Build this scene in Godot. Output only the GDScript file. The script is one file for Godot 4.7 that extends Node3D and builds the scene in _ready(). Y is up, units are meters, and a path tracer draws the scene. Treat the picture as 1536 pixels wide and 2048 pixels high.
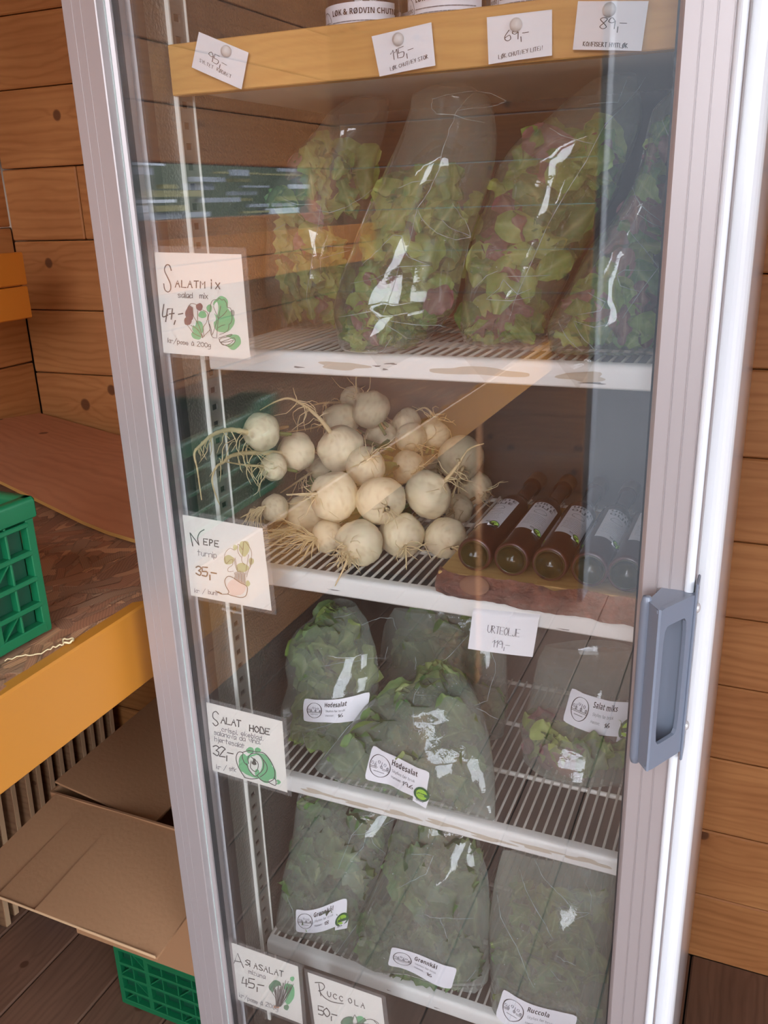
extends Node3D
# A glass-door display fridge in a wooden market stall: vegetables in bags, turnips, oil bottles, price signs.

var M := {}
var taken := {}
var rng := RandomNumberGenerator.new()
const UP := Vector3(0, 1, 0)



func _ready() -> void:
	rng.seed = 1234
	# camera
	var cam := Camera3D.new()
	cam.name = "camera"
	add_child(cam)
	cam.fov = 60.739884
	cam.near = 0.02
	cam.far = 200.0
	cam.transform = Transform3D(Basis(V(0.9170543, -0.0319437, -0.3974808), V(-0.1054289, 0.9418936, -0.3189376), V(0.3845727, 0.3343891, 0.8603998)), V(0.63684, 1.395, 0.72872))
	cam.current = true
	# overcast sky
	var env := Environment.new()
	env.background_mode = Environment.BG_SKY
	var sky := Sky.new()
	var sm := ProceduralSkyMaterial.new()
	sm.sky_top_color = Color(0.92, 0.95, 1.0)
	sm.sky_horizon_color = Color(0.97, 0.98, 1.0)
	sm.ground_bottom_color = Color(0.30, 0.29, 0.27)
	sm.ground_horizon_color = Color(0.55, 0.55, 0.55)
	sm.sky_energy_multiplier = 1.0
	sm.ground_energy_multiplier = 1.0
	sky.sky_material = sm
	env.sky = sky
	env.background_energy_multiplier = 20.0
	env.tonemap_mode = Environment.TONE_MAPPER_LINEAR
	env.tonemap_exposure = 0.53
	env.sdfgi_enabled = true
	env.ssao_enabled = true
	env.ssil_enabled = true
	var we := WorldEnvironment.new()
	we.name = "environment"
	we.environment = env
	add_child(we)
	make_materials()
	build_setting()
	build_fridge()
	build_bench()
	build_bench_things()
	build_box()
	build_shelves()
	build_bags()
	build_turnips()
	build_bottles()
	build_jars()
	build_cards()
	build_signs()


func V(x: float, y: float, z: float) -> Vector3:
	return Vector3(x, y, z)


# ---------------------------------------------------------------- mesh builder
class G:
	var v := PackedVector3Array()
	var n := PackedVector3Array()
	var uv := PackedVector2Array()
	var c := PackedColorArray()
	var ix := PackedInt32Array()
	var tint := Color(1, 1, 1)

	func vert(p: Vector3, nn: Vector3, t := Vector2.ZERO) -> int:
		v.append(p)
		n.append(nn)
		uv.append(t)
		c.append(tint)
		return v.size() - 1

	func tri(a: Vector3, b: Vector3, d: Vector3) -> void:   # counter-clockwise seen from outside
		var nn := (b - a).cross(d - a).normalized()
		var i := vert(a, nn)
		vert(b, nn)
		vert(d, nn)
		ix.append_array([i, i + 2, i + 1])

	func quad(a: Vector3, b: Vector3, d: Vector3, e: Vector3, ua := Vector2(0, 0), ub := Vector2(1, 0), uc := Vector2(1, 1), ud := Vector2(0, 1)) -> void:
		var nn := (b - a).cross(d - a)
		if nn.length_squared() < 1e-16:
			nn = (d - a).cross(e - a)
		nn = nn.normalized()
		var i := vert(a, nn, ua)
		vert(b, nn, ub)
		vert(d, nn, uc)
		vert(e, nn, ud)
		ix.append_array([i, i + 2, i + 1, i, i + 3, i + 2])

	# box with chamfered edges; UVs in metres on each face, shifted by off
	func box(p: Vector3, s: Vector3, r := 0.0, b := Basis(), off := Vector2.ZERO) -> void:
		var h := s * 0.5
		r = minf(r, minf(h.x, minf(h.y, h.z)) * 0.9)
		var ax := [Vector3(1, 0, 0), Vector3(0, 1, 0), Vector3(0, 0, 1)]
		for k in 3:
			for sg in [-1.0, 1.0]:
				var w: Vector3 = ax[k] * sg
				var u: Vector3 = ax[(k + 1) % 3]
				var q: Vector3 = ax[(k + 2) % 3]
				if k == 1:
					u = ax[0]
					q = Vector3(0, 0, -1)
				elif k == 0:
					u = Vector3(0, 0, -1)
					q = ax[1]
				if sg < 0:
					u = -u
				var hu := absf(h.dot(u)) - r
				var hq := absf(h.dot(q)) - r
				var o := w * absf(h.dot(w))
				var f := [o - u * hu - q * hq, o + u * hu - q * hq, o + u * hu + q * hq, o - u * hu + q * hq]
				var t := [Vector2(-hu, hq), Vector2(hu, hq), Vector2(hu, -hq), Vector2(-hu, -hq)]
				quad(p + b * f[0], p + b * f[1], p + b * f[2], p + b * f[3], t[0] + off, t[1] + off, t[2] + off, t[3] + off)
		if r <= 0.0:
			return
		for k in 3:
			var a1: Vector3 = ax[(k + 1) % 3]
			var a2: Vector3 = ax[(k + 2) % 3]
			var al: Vector3 = ax[k]
			var hl := absf(h.dot(al)) - r
			var h1 := absf(h.dot(a1))
			var h2 := absf(h.dot(a2))
			for s1 in [-1.0, 1.0]:
				for s2 in [-1.0, 1.0]:
					var e1: Vector3 = a1 * s1 * h1 + a2 * s2 * (h2 - r)
					var e2: Vector3 = a1 * s1 * (h1 - r) + a2 * s2 * h2
					var t1 := off + Vector2(-hl, hl)
					if s1 * s2 > 0:
						quad(p + b * (e1 - al * hl), p + b * (e2 - al * hl), p + b * (e2 + al * hl), p + b * (e1 + al * hl), t1, t1, t1, t1)
					else:
						quad(p + b * (e1 + al * hl), p + b * (e2 + al * hl), p + b * (e2 - al * hl), p + b * (e1 - al * hl), t1, t1, t1, t1)
		for sx in [-1.0, 1.0]:
			for sy in [-1.0, 1.0]:
				for sz in [-1.0, 1.0]:
					var q1 := Vector3(sx * h.x, sy * (h.y - r), sz * (h.z - r))
					var q2 := Vector3(sx * (h.x - r), sy * h.y, sz * (h.z - r))
					var q3 := Vector3(sx * (h.x - r), sy * (h.y - r), sz * h.z)
					if sx * sy * sz > 0:
						tri(p + b * q1, p + b * q2, p + b * q3)
					else:
						tri(p + b * q1, p + b * q3, p + b * q2)

	# rows of points, smooth; wrap joins the last column to the first
	func grid(rows: Array, wrap := false, cols: Array = [], flip := false, uvs := Vector2(1, 1)) -> void:
		var nu := rows.size()
		var nv: int = rows[0].size()
		var st := v.size()
		var acc := PackedVector3Array()
		acc.resize(nu * nv)
		var last := nv if wrap else nv - 1
		for i in nu - 1:
			for j in last:
				var j2 := (j + 1) % nv
				var a: Vector3 = rows[i][j]
				var b: Vector3 = rows[i][j2]
				var d: Vector3 = rows[i + 1][j2]
				var e: Vector3 = rows[i + 1][j]
				var nn := (d - a).cross(e - b)
				if flip:
					nn = -nn
				acc[i * nv + j] += nn
				acc[i * nv + j2] += nn
				acc[(i + 1) * nv + j2] += nn
				acc[(i + 1) * nv + j] += nn
				var p := st + i * nv
				if flip:
					ix.append_array([p + j, p + j2, p + nv + j2, p + j, p + nv + j2, p + nv + j])
				else:
					ix.append_array([p + j, p + nv + j2, p + j2, p + j, p + nv + j, p + nv + j2])
		for i in nu:
			for j in nv:
				v.append(rows[i][j])
				n.append(acc[i * nv + j].normalized())
				uv.append(Vector2(float(j) / maxi(1, nv - 1), float(i) / maxi(1, nu - 1)) * uvs)
				c.append(cols[i][j] if cols else tint)

	func tube(path: Array, radii: Array, seg := 8, cap := true) -> void:
		var rows := []
		var side := Vector3.ZERO
		for i in path.size():
			var d: Vector3 = (path[mini(i + 1, path.size() - 1)] - path[maxi(i - 1, 0)]).normalized()
			if side == Vector3.ZERO:
				side = d.cross(Vector3(0, 1, 0))
				if side.length() < 0.1:
					side = d.cross(Vector3(1, 0, 0))
			side = (side - d * side.dot(d)).normalized()
			var up := d.cross(side)
			var ring := PackedVector3Array()
			for k in seg:
				var a := TAU * k / seg
				ring.append(path[i] + (side * cos(a) + up * sin(a)) * float(radii[i]))
			rows.append(ring)
		if cap:
			var r0 := PackedVector3Array()
			var r1 := PackedVector3Array()
			for k in seg:
				r0.append(path[0])
				r1.append(path[-1])
			rows.push_front(r0)
			rows.push_back(r1)
		grid(rows, true)

	# profile of (radius, height) turned round y
	func lathe(prof: Array, seg := 24, xf := Transform3D(), cols: Array = []) -> void:
		var rows := []
		var cc := []
		for i in prof.size():
			var ring := PackedVector3Array()
			var cr := PackedColorArray()
			for k in seg:
				var a := -TAU * k / seg
				ring.append(xf * Vector3(prof[i].x * cos(a), prof[i].y, prof[i].x * sin(a)))
				cr.append(cols[i] if cols else tint)
			rows.append(ring)
			cc.append(cr)
		grid(rows, true, cc)

	# outline in the xz plane carried from y0 to y1, flat sides
	func extrude_y(poly: Array, y0: float, y1: float, caps := true) -> void:
		var m := poly.size()
		for i in m:
			var a: Vector2 = poly[i]
			var b: Vector2 = poly[(i + 1) % m]
			quad(Vector3(a.x, y0, a.y), Vector3(a.x, y1, a.y), Vector3(b.x, y1, b.y), Vector3(b.x, y0, b.y), Vector2(0, y0), Vector2(0, y1), Vector2(a.distance_to(b), y1), Vector2(a.distance_to(b), y0))
		if caps:
			fill(poly, func(p): return Vector3(p.x, y1, p.y), Vector3(0, 1, 0))
			fill(poly, func(p): return Vector3(p.x, y0, p.y), Vector3(0, -1, 0))

	func fill(poly: Array, map: Callable, nn: Vector3) -> void:
		var t := Geometry2D.triangulate_polygon(PackedVector2Array(poly))
		var st := v.size()
		for p in poly:
			vert(map.call(p), nn, p)
		for k in range(0, t.size(), 3):
			var a := v[st + t[k]]
			var b := v[st + t[k + 1]]
			var d := v[st + t[k + 2]]
			if (b - a).cross(d - a).dot(nn) > 0:
				ix.append_array([st + t[k], st + t[k + 2], st + t[k + 1]])
			else:
				ix.append_array([st + t[k], st + t[k + 1], st + t[k + 2]])

	# a pen line of width w through 2D points; map takes it into space
	func ribbon(pts: PackedVector2Array, w: float, map: Callable, nn := Vector3(0, 0, 1)) -> void:
		if pts.size() < 2:
			return
		var st := v.size()
		var m := pts.size()
		for i in m:
			var d := (pts[mini(i + 1, m - 1)] - pts[maxi(i - 1, 0)]).normalized()
			var s := Vector2(-d.y, d.x) * w * 0.5
			var p := pts[i]
			if i == 0:
				p -= d * w * 0.4
			if i == m - 1:
				p += d * w * 0.4
			vert(map.call(p + s), nn)
			vert(map.call(p - s), nn)
		for i in m - 1:
			var a := st + i * 2
			var f := (v[a + 1] - v[a]).cross(v[a + 3] - v[a]).dot(nn)
			if f > 0:
				ix.append_array([a, a + 3, a + 1, a, a + 2, a + 3])
			else:
				ix.append_array([a, a + 1, a + 3, a, a + 3, a + 2])

	func mesh() -> ArrayMesh:
		var a := []
		a.resize(Mesh.ARRAY_MAX)
		a[Mesh.ARRAY_VERTEX] = v
		a[Mesh.ARRAY_NORMAL] = n
		a[Mesh.ARRAY_TEX_UV] = uv
		a[Mesh.ARRAY_COLOR] = c
		a[Mesh.ARRAY_INDEX] = ix
		var m := ArrayMesh.new()
		m.add_surface_from_arrays(Mesh.PRIMITIVE_TRIANGLES, a)
		return m


# ---------------------------------------------------------------- nodes
func numbered(called: String) -> String:
	taken[called] = taken.get(called, -1) + 1
	return called if taken[called] == 0 else "%s_%03d" % [called, taken[called]]


func thing(called: String, label: String, category: String, at := Vector3.ZERO, group := "") -> Node3D:
	var o := Node3D.new()
	o.name = numbered(called)
	add_child(o)
	o.position = at
	tag(o, label, category, group)
	return o


func tag(o: Node, label: String, category: String, group := "") -> void:
	o.set_meta("label", label)
	o.set_meta("category", category)
	if group:
		o.set_meta("group", group)


func part(called: String, g, mat: Material, parent: Node, at := Vector3.ZERO, kind := "") -> MeshInstance3D:
	var o := MeshInstance3D.new()
	o.name = called
	o.mesh = g.mesh() if g is G else g
	o.material_override = mat
	o.position = at
	if parent == self:
		o.name = numbered(called)
		add_child(o)
	else:
		parent.add_child(o, true)
	if kind:
		o.set_meta("kind", kind)
	return o


func structure(called: String) -> Node3D:
	var o := Node3D.new()
	o.name = called
	add_child(o)
	o.set_meta("kind", "structure")
	return o


# ---------------------------------------------------------------- materials
func mat(called: String, col: Color, rough := 0.6, metal := 0.0) -> StandardMaterial3D:
	var m := StandardMaterial3D.new()
	m.resource_name = called
	m.albedo_color = col
	m.roughness = rough
	m.metallic = metal
	M[called] = m
	return m


func rgb(r: int, g: int, b: int) -> Color:
	return Color8(r, g, b)


func noise_tex(size: int, freq: float, kind: int, fractal: int, oct: int, sd: int, warp := 0.0) -> NoiseTexture2D:
	var f := FastNoiseLite.new()
	f.noise_type = kind
	f.seed = sd
	f.frequency = freq
	f.fractal_type = fractal
	f.fractal_octaves = oct
	if warp > 0:
		f.domain_warp_enabled = true
		f.domain_warp_amplitude = warp
		f.domain_warp_frequency = freq
	var t := NoiseTexture2D.new()
	t.width = size
	t.height = size
	t.seamless = true
	t.noise = f
	return t


func bump(m: StandardMaterial3D, t: Texture2D, cm: float, scale: float, tri := true) -> void:
	m.heightmap_enabled = true
	m.heightmap_texture = t
	m.heightmap_scale = cm
	if tri:
		m.uv1_triplanar = true
		m.uv1_scale = Vector3.ONE * scale


func pixels(w: int, h: int, f: Callable) -> ImageTexture:
	var d := PackedByteArray()
	d.resize(w * h * 3)
	for y in h:
		for x in w:
			var c: Color = f.call(x, y)
			var i := (y * w + x) * 3
			d[i] = clampi(int(c.r * 255.0), 0, 255)
			d[i + 1] = clampi(int(c.g * 255.0), 0, 255)
			d[i + 2] = clampi(int(c.b * 255.0), 0, 255)
	return ImageTexture.create_from_image(Image.create_from_data(w, h, false, Image.FORMAT_RGB8, d))


# pine board: rings along u, knots that bend them
func pine_tex(sd: int, light: Color, dark: Color, knots: int) -> ImageTexture:
	var r := RandomNumberGenerator.new()
	r.seed = sd
	var ks := []
	for i in knots:
		ks.append([r.randf() * 768.0, 30 + r.randf() * 130.0, 2.5 + r.randf() * 4.0])
	var nz := FastNoiseLite.new()
	nz.seed = sd
	nz.frequency = 0.006
	var fine := FastNoiseLite.new()
	fine.seed = sd + 7
	fine.frequency = 0.02
	var w := 768
	return pixels(w, 192, func(x, y):
		var yy: float = y + 16.0 * nz.get_noise_2d(x * 0.5, y * 1.4 + sd * 31)
		var dk := 0.0
		for k in ks:
			var dx := absf(x - k[0])
			dx = minf(dx, w - dx)
			var dy: float = y - k[1]
			var rr: float = k[2]
			var q := dx * dx / (rr * rr * 14.0) + dy * dy / (rr * rr * 5.0)
			if q < 6.0:
				yy += signf(dy) * rr * 2.4 * exp(-q * 0.7)
			var q2 := dx * dx / (rr * rr) + dy * dy / (rr * rr)
			if q2 < 5.0:
				dk = maxf(dk, clampf(1.3 - q2 * 0.5, 0.0, 0.62))
		var ring := 0.5 + 0.5 * sin(yy * 0.55 + 5.0 * nz.get_noise_1d(yy * 2.0))
		ring = pow(ring, 3.0) * 0.22
		var streak := fine.get_noise_2d(x * 0.10, y * 5.0) * 0.22 + nz.get_noise_2d(x * 0.5, y * 0.5) * 0.35
		var c := light.lerp(dark, clampf(ring + 0.22 + streak, 0.0, 1.0))
		return c.lerp(Color(0.26, 0.13, 0.06), dk))


func osb_tex(sd: int, base: Color, cols: Array, flakes: int, bump_out: Array) -> ImageTexture:
	var w := 640
	var r := RandomNumberGenerator.new()
	r.seed = sd
	var d := PackedByteArray()
	d.resize(w * w * 3)
	var hb := PackedByteArray()
	hb.resize(w * w)
	for i in w * w:
		d[i * 3] = int(base.r * 255)
		d[i * 3 + 1] = int(base.g * 255)
		d[i * 3 + 2] = int(base.b * 255)
		hb[i] = 60
	for k in flakes:
		var cx := r.randf() * w
		var cy := r.randf() * w
		var a := r.randfn(0.0, 0.55)
		var hl := 18.0 + r.randf() * 52.0
		var hw := 4.0 + r.randf() * 11.0
		var c: Color = cols[r.randi() % cols.size()]
		c = c.lerp(base, r.randf() * 0.6)
		var hv := r.randi_range(50, 160)
		var ca := cos(a)
		var sa := sin(a)
		var e := int(hl + hw)
		for y in range(-e, e):
			var gy := posmod(int(cy) + y, w)
			for x in range(-e, e):
				var u := x * ca + y * sa
				var t := -x * sa + y * ca
				if absf(u) > hl - absf(t) * 0.8 or absf(t) > hw * (1.0 - 0.3 * u / hl):
					continue
				var i := gy * w + posmod(int(cx) + x, w)
				var s := 1.0 + 0.10 * sin(t * 2.3 + k) + 0.07 * sin(t * 5.1)
				if absf(t) > hw - 1.5:
					s *= 0.86
				d[i * 3] = clampi(int(c.r * 255 * s), 0, 255)
				d[i * 3 + 1] = clampi(int(c.g * 255 * s), 0, 255)
				d[i * 3 + 2] = clampi(int(c.b * 255 * s), 0, 255)
				hb[i] = hv
	bump_out.append(ImageTexture.create_from_image(Image.create_from_data(w, w, false, Image.FORMAT_L8, hb)))
	return ImageTexture.create_from_image(Image.create_from_data(w, w, false, Image.FORMAT_RGB8, d))


func tex_mat(called: String, t: Texture2D, rough: float, scale: Vector3, tri := false) -> StandardMaterial3D:
	var m := mat(called, Color.WHITE, rough)
	m.albedo_texture = t
	m.uv1_scale = scale
	m.uv1_triplanar = tri
	return m


func film(called: String, col: Color, alpha: float, rough: float) -> StandardMaterial3D:
	var m := mat(called, Color(col.r, col.g, col.b, alpha), rough)
	m.transparency = BaseMaterial3D.TRANSPARENCY_ALPHA
	m.cull_mode = BaseMaterial3D.CULL_DISABLED
	return m


func make_materials() -> void:
	var wood_l := Color(0.78, 0.54, 0.32)
	var wood_d := Color(0.56, 0.33, 0.16)
	for k in 3:
		tex_mat("pine_%d" % k, pine_tex(11 + k * 5, wood_l, wood_d, [5, 8, 3][k]), 0.62, Vector3(0.95, 3.6, 1))
	tex_mat("plywood", pine_tex(71, Color(0.84, 0.59, 0.43), Color(0.70, 0.46, 0.32), 4), 0.6, Vector3(1.3, 1.9, 1))
	tex_mat("floor_wood", pine_tex(91, Color(0.50, 0.37, 0.29), Color(0.34, 0.24, 0.18), 3), 0.75, Vector3(0.9, 4.0, 1))
	tex_mat("pale_board", pine_tex(31, Color(0.62, 0.47, 0.34), Color(0.40, 0.27, 0.18), 2), 0.7, Vector3(0.9, 4.0, 1))
	tex_mat("yellow_board", pine_tex(41, Color(0.84, 0.66, 0.38), Color(0.72, 0.52, 0.26), 0), 0.5, Vector3(1.2, 5.0, 1))
	var hb := []
	var o := tex_mat("chipboard", osb_tex(5, Color(0.62, 0.44, 0.33), [Color(0.70, 0.50, 0.37), Color(0.58, 0.42, 0.32), Color(0.64, 0.50, 0.39), Color(0.80, 0.60, 0.44), Color(0.66, 0.45, 0.33)], 1100, hb), 0.7, Vector3(2.0, 2.0, 1))
	o.heightmap_enabled = true
	o.heightmap_texture = hb[0]
	o.heightmap_scale = 0.25
	mat("orange_paint", rgb(196, 130, 46), 0.42)
	mat("orange_paint_old", rgb(214, 128, 40), 0.5)
	var card := mat("cardboard", rgb(170, 128, 92), 0.8)
	bump(card, noise_tex(256, 0.05, FastNoiseLite.TYPE_SIMPLEX, FastNoiseLite.FRACTAL_FBM, 3, 3), 0.03, 6.0)
	mat("cardboard_edge", rgb(200, 166, 128), 0.85)
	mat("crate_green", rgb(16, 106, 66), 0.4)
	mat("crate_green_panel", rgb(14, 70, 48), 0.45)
	mat("door_frame", rgb(178, 170, 170), 0.38, 0.4)
	mat("white_bead", rgb(226, 232, 238), 0.3)
	mat("body_white", rgb(226, 228, 232), 0.16)
	mat("gasket", rgb(40, 42, 44), 0.5)
	mat("glass_edge", rgb(190, 200, 198), 0.25, 0.3)
	mat("spacer", rgb(58, 62, 66), 0.3, 0.5)
	var al := mat("embossed_aluminium", rgb(128, 128, 124), 0.32, 0.75)
	bump(al, noise_tex(512, 0.035, FastNoiseLite.TYPE_SIMPLEX_SMOOTH, FastNoiseLite.FRACTAL_FBM, 2, 9), 0.09, 11.0)
	var bk := mat("back_aluminium", rgb(86, 80, 76), 0.5, 0.3)
	bump(bk, noise_tex(512, 0.02, FastNoiseLite.TYPE_SIMPLEX_SMOOTH, FastNoiseLite.FRACTAL_FBM, 2, 19), 0.02, 3.0)
	mat("pilaster", rgb(140, 138, 132), 0.4, 0.5)
	mat("pilaster_edge", rgb(236, 236, 228), 0.35)
	mat("slot_dark", rgb(26, 24, 22), 0.8)
	var lip := mat("shelf_white", rgb(232, 232, 228), 0.35)
	bump(lip, noise_tex(256, 0.03, FastNoiseLite.TYPE_SIMPLEX, FastNoiseLite.FRACTAL_FBM, 3, 4), 0.015, 5.0)
	mat("wire_white", rgb(226, 224, 216), 0.35)
	mat("residue", rgb(196, 184, 166), 0.8)
	mat("scuff", rgb(120, 116, 112), 0.8)
	mat("handle_grey", rgb(124, 133, 148), 0.3)
	mat("screw", rgb(226, 226, 226), 0.3, 0.4)
	var gl := film("pane_glass", Color(0.9, 1, 0.97), 0.001, 0.0)
	gl.metallic_specular = 0.5
	film("laminate", Color(1, 1, 1), 0.10, 0.05)
	film("tape", Color(1, 1, 1), 0.25, 0.1)
	mat("paper", rgb(240, 238, 230), 0.7)
	mat("paper_white", rgb(238, 240, 244), 0.6)
	mat("label_white", rgb(240, 240, 246), 0.42)
	mat("ink_black", rgb(30, 28, 28), 0.5)
	mat("ink_grey", rgb(120, 122, 130), 0.6)
	mat("ink_brown", rgb(122, 84, 40), 0.6)
	mat("ink_red", rgb(112, 44, 40), 0.7)
	mat("wash_green", rgb(96, 190, 126), 0.7)
	mat("wash_dark_green", rgb(64, 132, 92), 0.7)
	mat("wash_olive", rgb(196, 196, 140), 0.7)
	mat("wash_grey", rgb(160, 166, 156), 0.7)
	mat("wash_pink", rgb(238, 214, 200), 0.7)
	mat("wash_white", rgb(236, 236, 228), 0.7)
	mat("wash_orange", rgb(196, 130, 70), 0.7)
	mat("eco_green", rgb(28, 92, 52), 0.5)
	mat("eco_lime", rgb(158, 206, 62), 0.5)
	mat("pin_white", rgb(220, 218, 214), 0.3)
	var crum := noise_tex(512, 0.006, FastNoiseLite.TYPE_SIMPLEX, FastNoiseLite.FRACTAL_RIDGED, 3, 21, 30.0)
	for q in [["film_clear", Color(0.70, 0.75, 0.69), 0.085], ["film_misty", Color(0.66, 0.70, 0.66), 0.17], ["film_cloudy", Color(0.62, 0.66, 0.62), 0.25]]:
		var fm := film(q[0], q[1], q[2], 0.06)
		bump(fm, crum, 0.05 if q[0] == "film_clear" else 0.10, 3.2)
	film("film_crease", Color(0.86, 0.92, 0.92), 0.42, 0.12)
	var dr := film("droplet", Color(0.95, 1, 1), 0.06, 0.0)
	dr.metallic_specular = 0.5
	var leaf := mat("leaf", Color.WHITE, 0.45)
	leaf.vertex_color_use_as_albedo = true
	leaf.cull_mode = BaseMaterial3D.CULL_DISABLED
	leaf.backlight_enabled = true
	leaf.backlight = Color(0.5, 0.5, 0.35)
	var tn := mat("turnip_skin", Color.WHITE, 0.42)
	tn.vertex_color_use_as_albedo = true
	tn.subsurf_scatter_enabled = true
	tn.subsurf_scatter_strength = 0.08
	bump(tn, noise_tex(256, 0.02, FastNoiseLite.TYPE_SIMPLEX, FastNoiseLite.FRACTAL_FBM, 4, 5), 0.02, 9.0)
	mat("root", rgb(214, 192, 146), 0.6)
	mat("rootlet", rgb(222, 202, 158), 0.65)
	mat("stalk", rgb(104, 124, 62), 0.5)
	mat("stalk_scar", rgb(158, 124, 78), 0.7)
	var gb := mat("bottle_glass", rgb(72, 34, 24), 0.08)
	gb.clearcoat_enabled = true
	gb.clearcoat = 0.6
	mat("bottle_base", rgb(60, 54, 26), 0.1)
	mat("bottle_cap", rgb(96, 62, 40), 0.4)
	var jg := film("jar_glass", Color(0.9, 0.85, 0.8), 0.05, 0.0)
	jg.metallic_specular = 0.5
	mat("chutney", rgb(64, 30, 20), 0.35)
	mat("jar_lid", rgb(60, 40, 30), 0.3, 0.4)
	var bark := mat("bark", rgb(168, 142, 136), 0.85)
	bark.albedo_texture = pixels(256, 128, bark_px())
	bark.uv1_triplanar = true
	bark.uv1_scale = Vector3(5, 9, 9)
	bump(bark, noise_tex(256, 0.02, FastNoiseLite.TYPE_SIMPLEX, FastNoiseLite.FRACTAL_RIDGED, 4, 25, 20.0), 0.35, 5.0)
	bark.uv1_scale = Vector3(5, 9, 9)
	tex_mat("board_top", pine_tex(61, Color(0.80, 0.66, 0.42), Color(0.64, 0.48, 0.26), 1), 0.6, Vector3(2.5, 3.0, 1))
	mat("bark_knot", rgb(132, 96, 76), 0.8)
	mat("blue_cloth", rgb(30, 44, 120), 0.6)
	mat("pale_plastic", rgb(216, 210, 200), 0.4)
	mat("dark_gap", rgb(20, 18, 17), 0.9)
	mat("gravel", rgb(70, 71, 74), 0.95)
	mat("outside_pale", rgb(118, 122, 128), 0.7)
	mat("outside_grey", rgb(78, 80, 84), 0.8)
	mat("outside_white", rgb(158, 162, 168), 0.7)
	mat("hedge_green", rgb(70, 76, 60), 0.9)
	mat("hedge_straw", rgb(112, 106, 72), 0.9)
	mat("roof_wood", rgb(112, 88, 68), 0.7)


func bark_px() -> Callable:
	var a := FastNoiseLite.new()
	a.seed = 3
	a.frequency = 0.03
	a.fractal_octaves = 4
	return func(x, y):
		var t := 0.5 + 0.7 * a.get_noise_2d(x * 0.6, y * 1.5)
		var k := a.get_noise_2d(x * 1.5 + 300, y * 3.0)
		var c := Color(0.46, 0.34, 0.29).lerp(Color(0.95, 0.76, 0.68), clampf(t, 0, 1))
		return c.lerp(Color(0.72, 0.70, 0.66), clampf(k * 1.8, 0, 0.6))


# ---------------------------------------------------------------- handwriting: pen strokes as digit pairs xy, baseline at 2, ~ means a curve
const GLYPH := {
	"A": "022842 1535", "B": "0802 ~0828372605 ~0535443202", "C": "~472806042243", "D": "0802 ~0828454202", "E": "48080242 0535", "F": "480802 0535", "G": "~47280604224445 2545",
	"H": "0802 4842 0545", "I": "0802", "J": "~38331203", "K": "0802 380542", "L": "080242", "M": "0208254842", "N": "02084248", "O": "~28060422444628",
	"Ø": "~28060422444628 0149", "P": "0802 ~0828372505", "R": "0802 ~0828372605 1542", "S": "~47280725432203", "T": "0848 2822", "U": "~0804224448", "V": "082248", "X": "0842 4802", "Y": "0825 4822",
	"0": "~28060422444628", "1": "062822", "2": "~0728473602 0242", "3": "~07284725 ~25443203", "4": "180444 3732", "5": "480805 ~0535443202", "6": "~38050322433504",
	"7": "084822 1535", "8": "~250728472503224325", "9": "~4628062546 4642", ",": "1310", "-": "0545", "/": "0149", ".": "0203",
	"a": "~3616041234 3632", "b": "0802 ~0526342203", "c": "~3516041233", "d": "~3516041233 3832", "e": "~043426050322 2233", "g": "~3616041334 ~36311000", "h": "0802 ~05263532",
	"i": "0602 0807", "j": "~161100 1817", "k": "0802 360432", "l": "0802", "m": "0602 ~05162522 ~25364542", "n": "0602 ~05263532", "o": "~2604223426", "p": "0600 ~0526342203",
	"r": "0602 ~052635", "s": "~351605331203", "t": "1812 0636", "u": "~06032234 3632", "v": "062236", "x": "0632 3602", "z": "06360232", "à": "~3616041234 3632 1728",
}


func curve(p: PackedVector2Array, steps := 5) -> PackedVector2Array:
	if p.size() < 3:
		return p
	var o := PackedVector2Array()
	var m := p.size()
	var closed := p[0].distance_to(p[m - 1]) < 0.001
	for i in m - 1:
		var a := p[i - 1] if i > 0 else (p[m - 2] if closed else p[0])
		var d := p[i + 2] if i + 2 < m else (p[1] if closed else p[m - 1])
		for s in steps:
			o.append(p[i].cubic_interpolate(p[i + 1], a, d, float(s) / steps))
	o.append(p[m - 1])
	return o


# strokes of a word; x, y where its baseline starts, h the height of capitals, dy the rise of the baseline per step in x (y grows downwards)
func word(s: String, x: float, y: float, h: float, pitch := 5.6, dy := 0.0, wide := 1.0) -> Array:
	var out := []
	var u := h / 6.0
	for ch in s:
		if ch == " ":
			x += 3.6 * u * wide
			continue
		var far := 0.0
		for st in GLYPH.get(ch, "0545").split(" "):
			var smooth: bool = st.begins_with("~")
			var q: String = st.trim_prefix("~")
			var p := PackedVector2Array()
			for k in range(0, q.length() - 1, 2):
				var gx := float(q.substr(k, 1).to_int())
				var gy := float(q.substr(k + 1, 1).to_int())
				far = maxf(far, gx)
				var px := x + (gx + rng.randf_range(-0.14, 0.14)) * u * wide
				p.append(Vector2(px, y - (gy - 2.0 + rng.randf_range(-0.12, 0.12)) * u + (px - x) * dy))
			out.append(curve(p) if smooth else p)
		var adv := (far + pitch - 3.9) * u * wide
		x += adv
		y += adv * dy
	return out


func line(a: Array, smooth := true) -> PackedVector2Array:
	var p := PackedVector2Array()
	for k in range(0, a.size(), 2):
		p.append(Vector2(a[k], a[k + 1]))
	return curve(p) if smooth else p


func oval(x: float, y: float, rx: float, ry: float, wob := 0.06, m := 22) -> Array:
	var o := []
	var ph := rng.randf() * TAU
	for k in m:
		var a := TAU * k / m
		var w := 1.0 + wob * sin(a * 3.0 + ph) + wob * 0.6 * sin(a * 5.0 + ph * 2.0)
		o.append(Vector2(x + rx * w * cos(a), y + ry * w * sin(a)))
	return o


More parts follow.
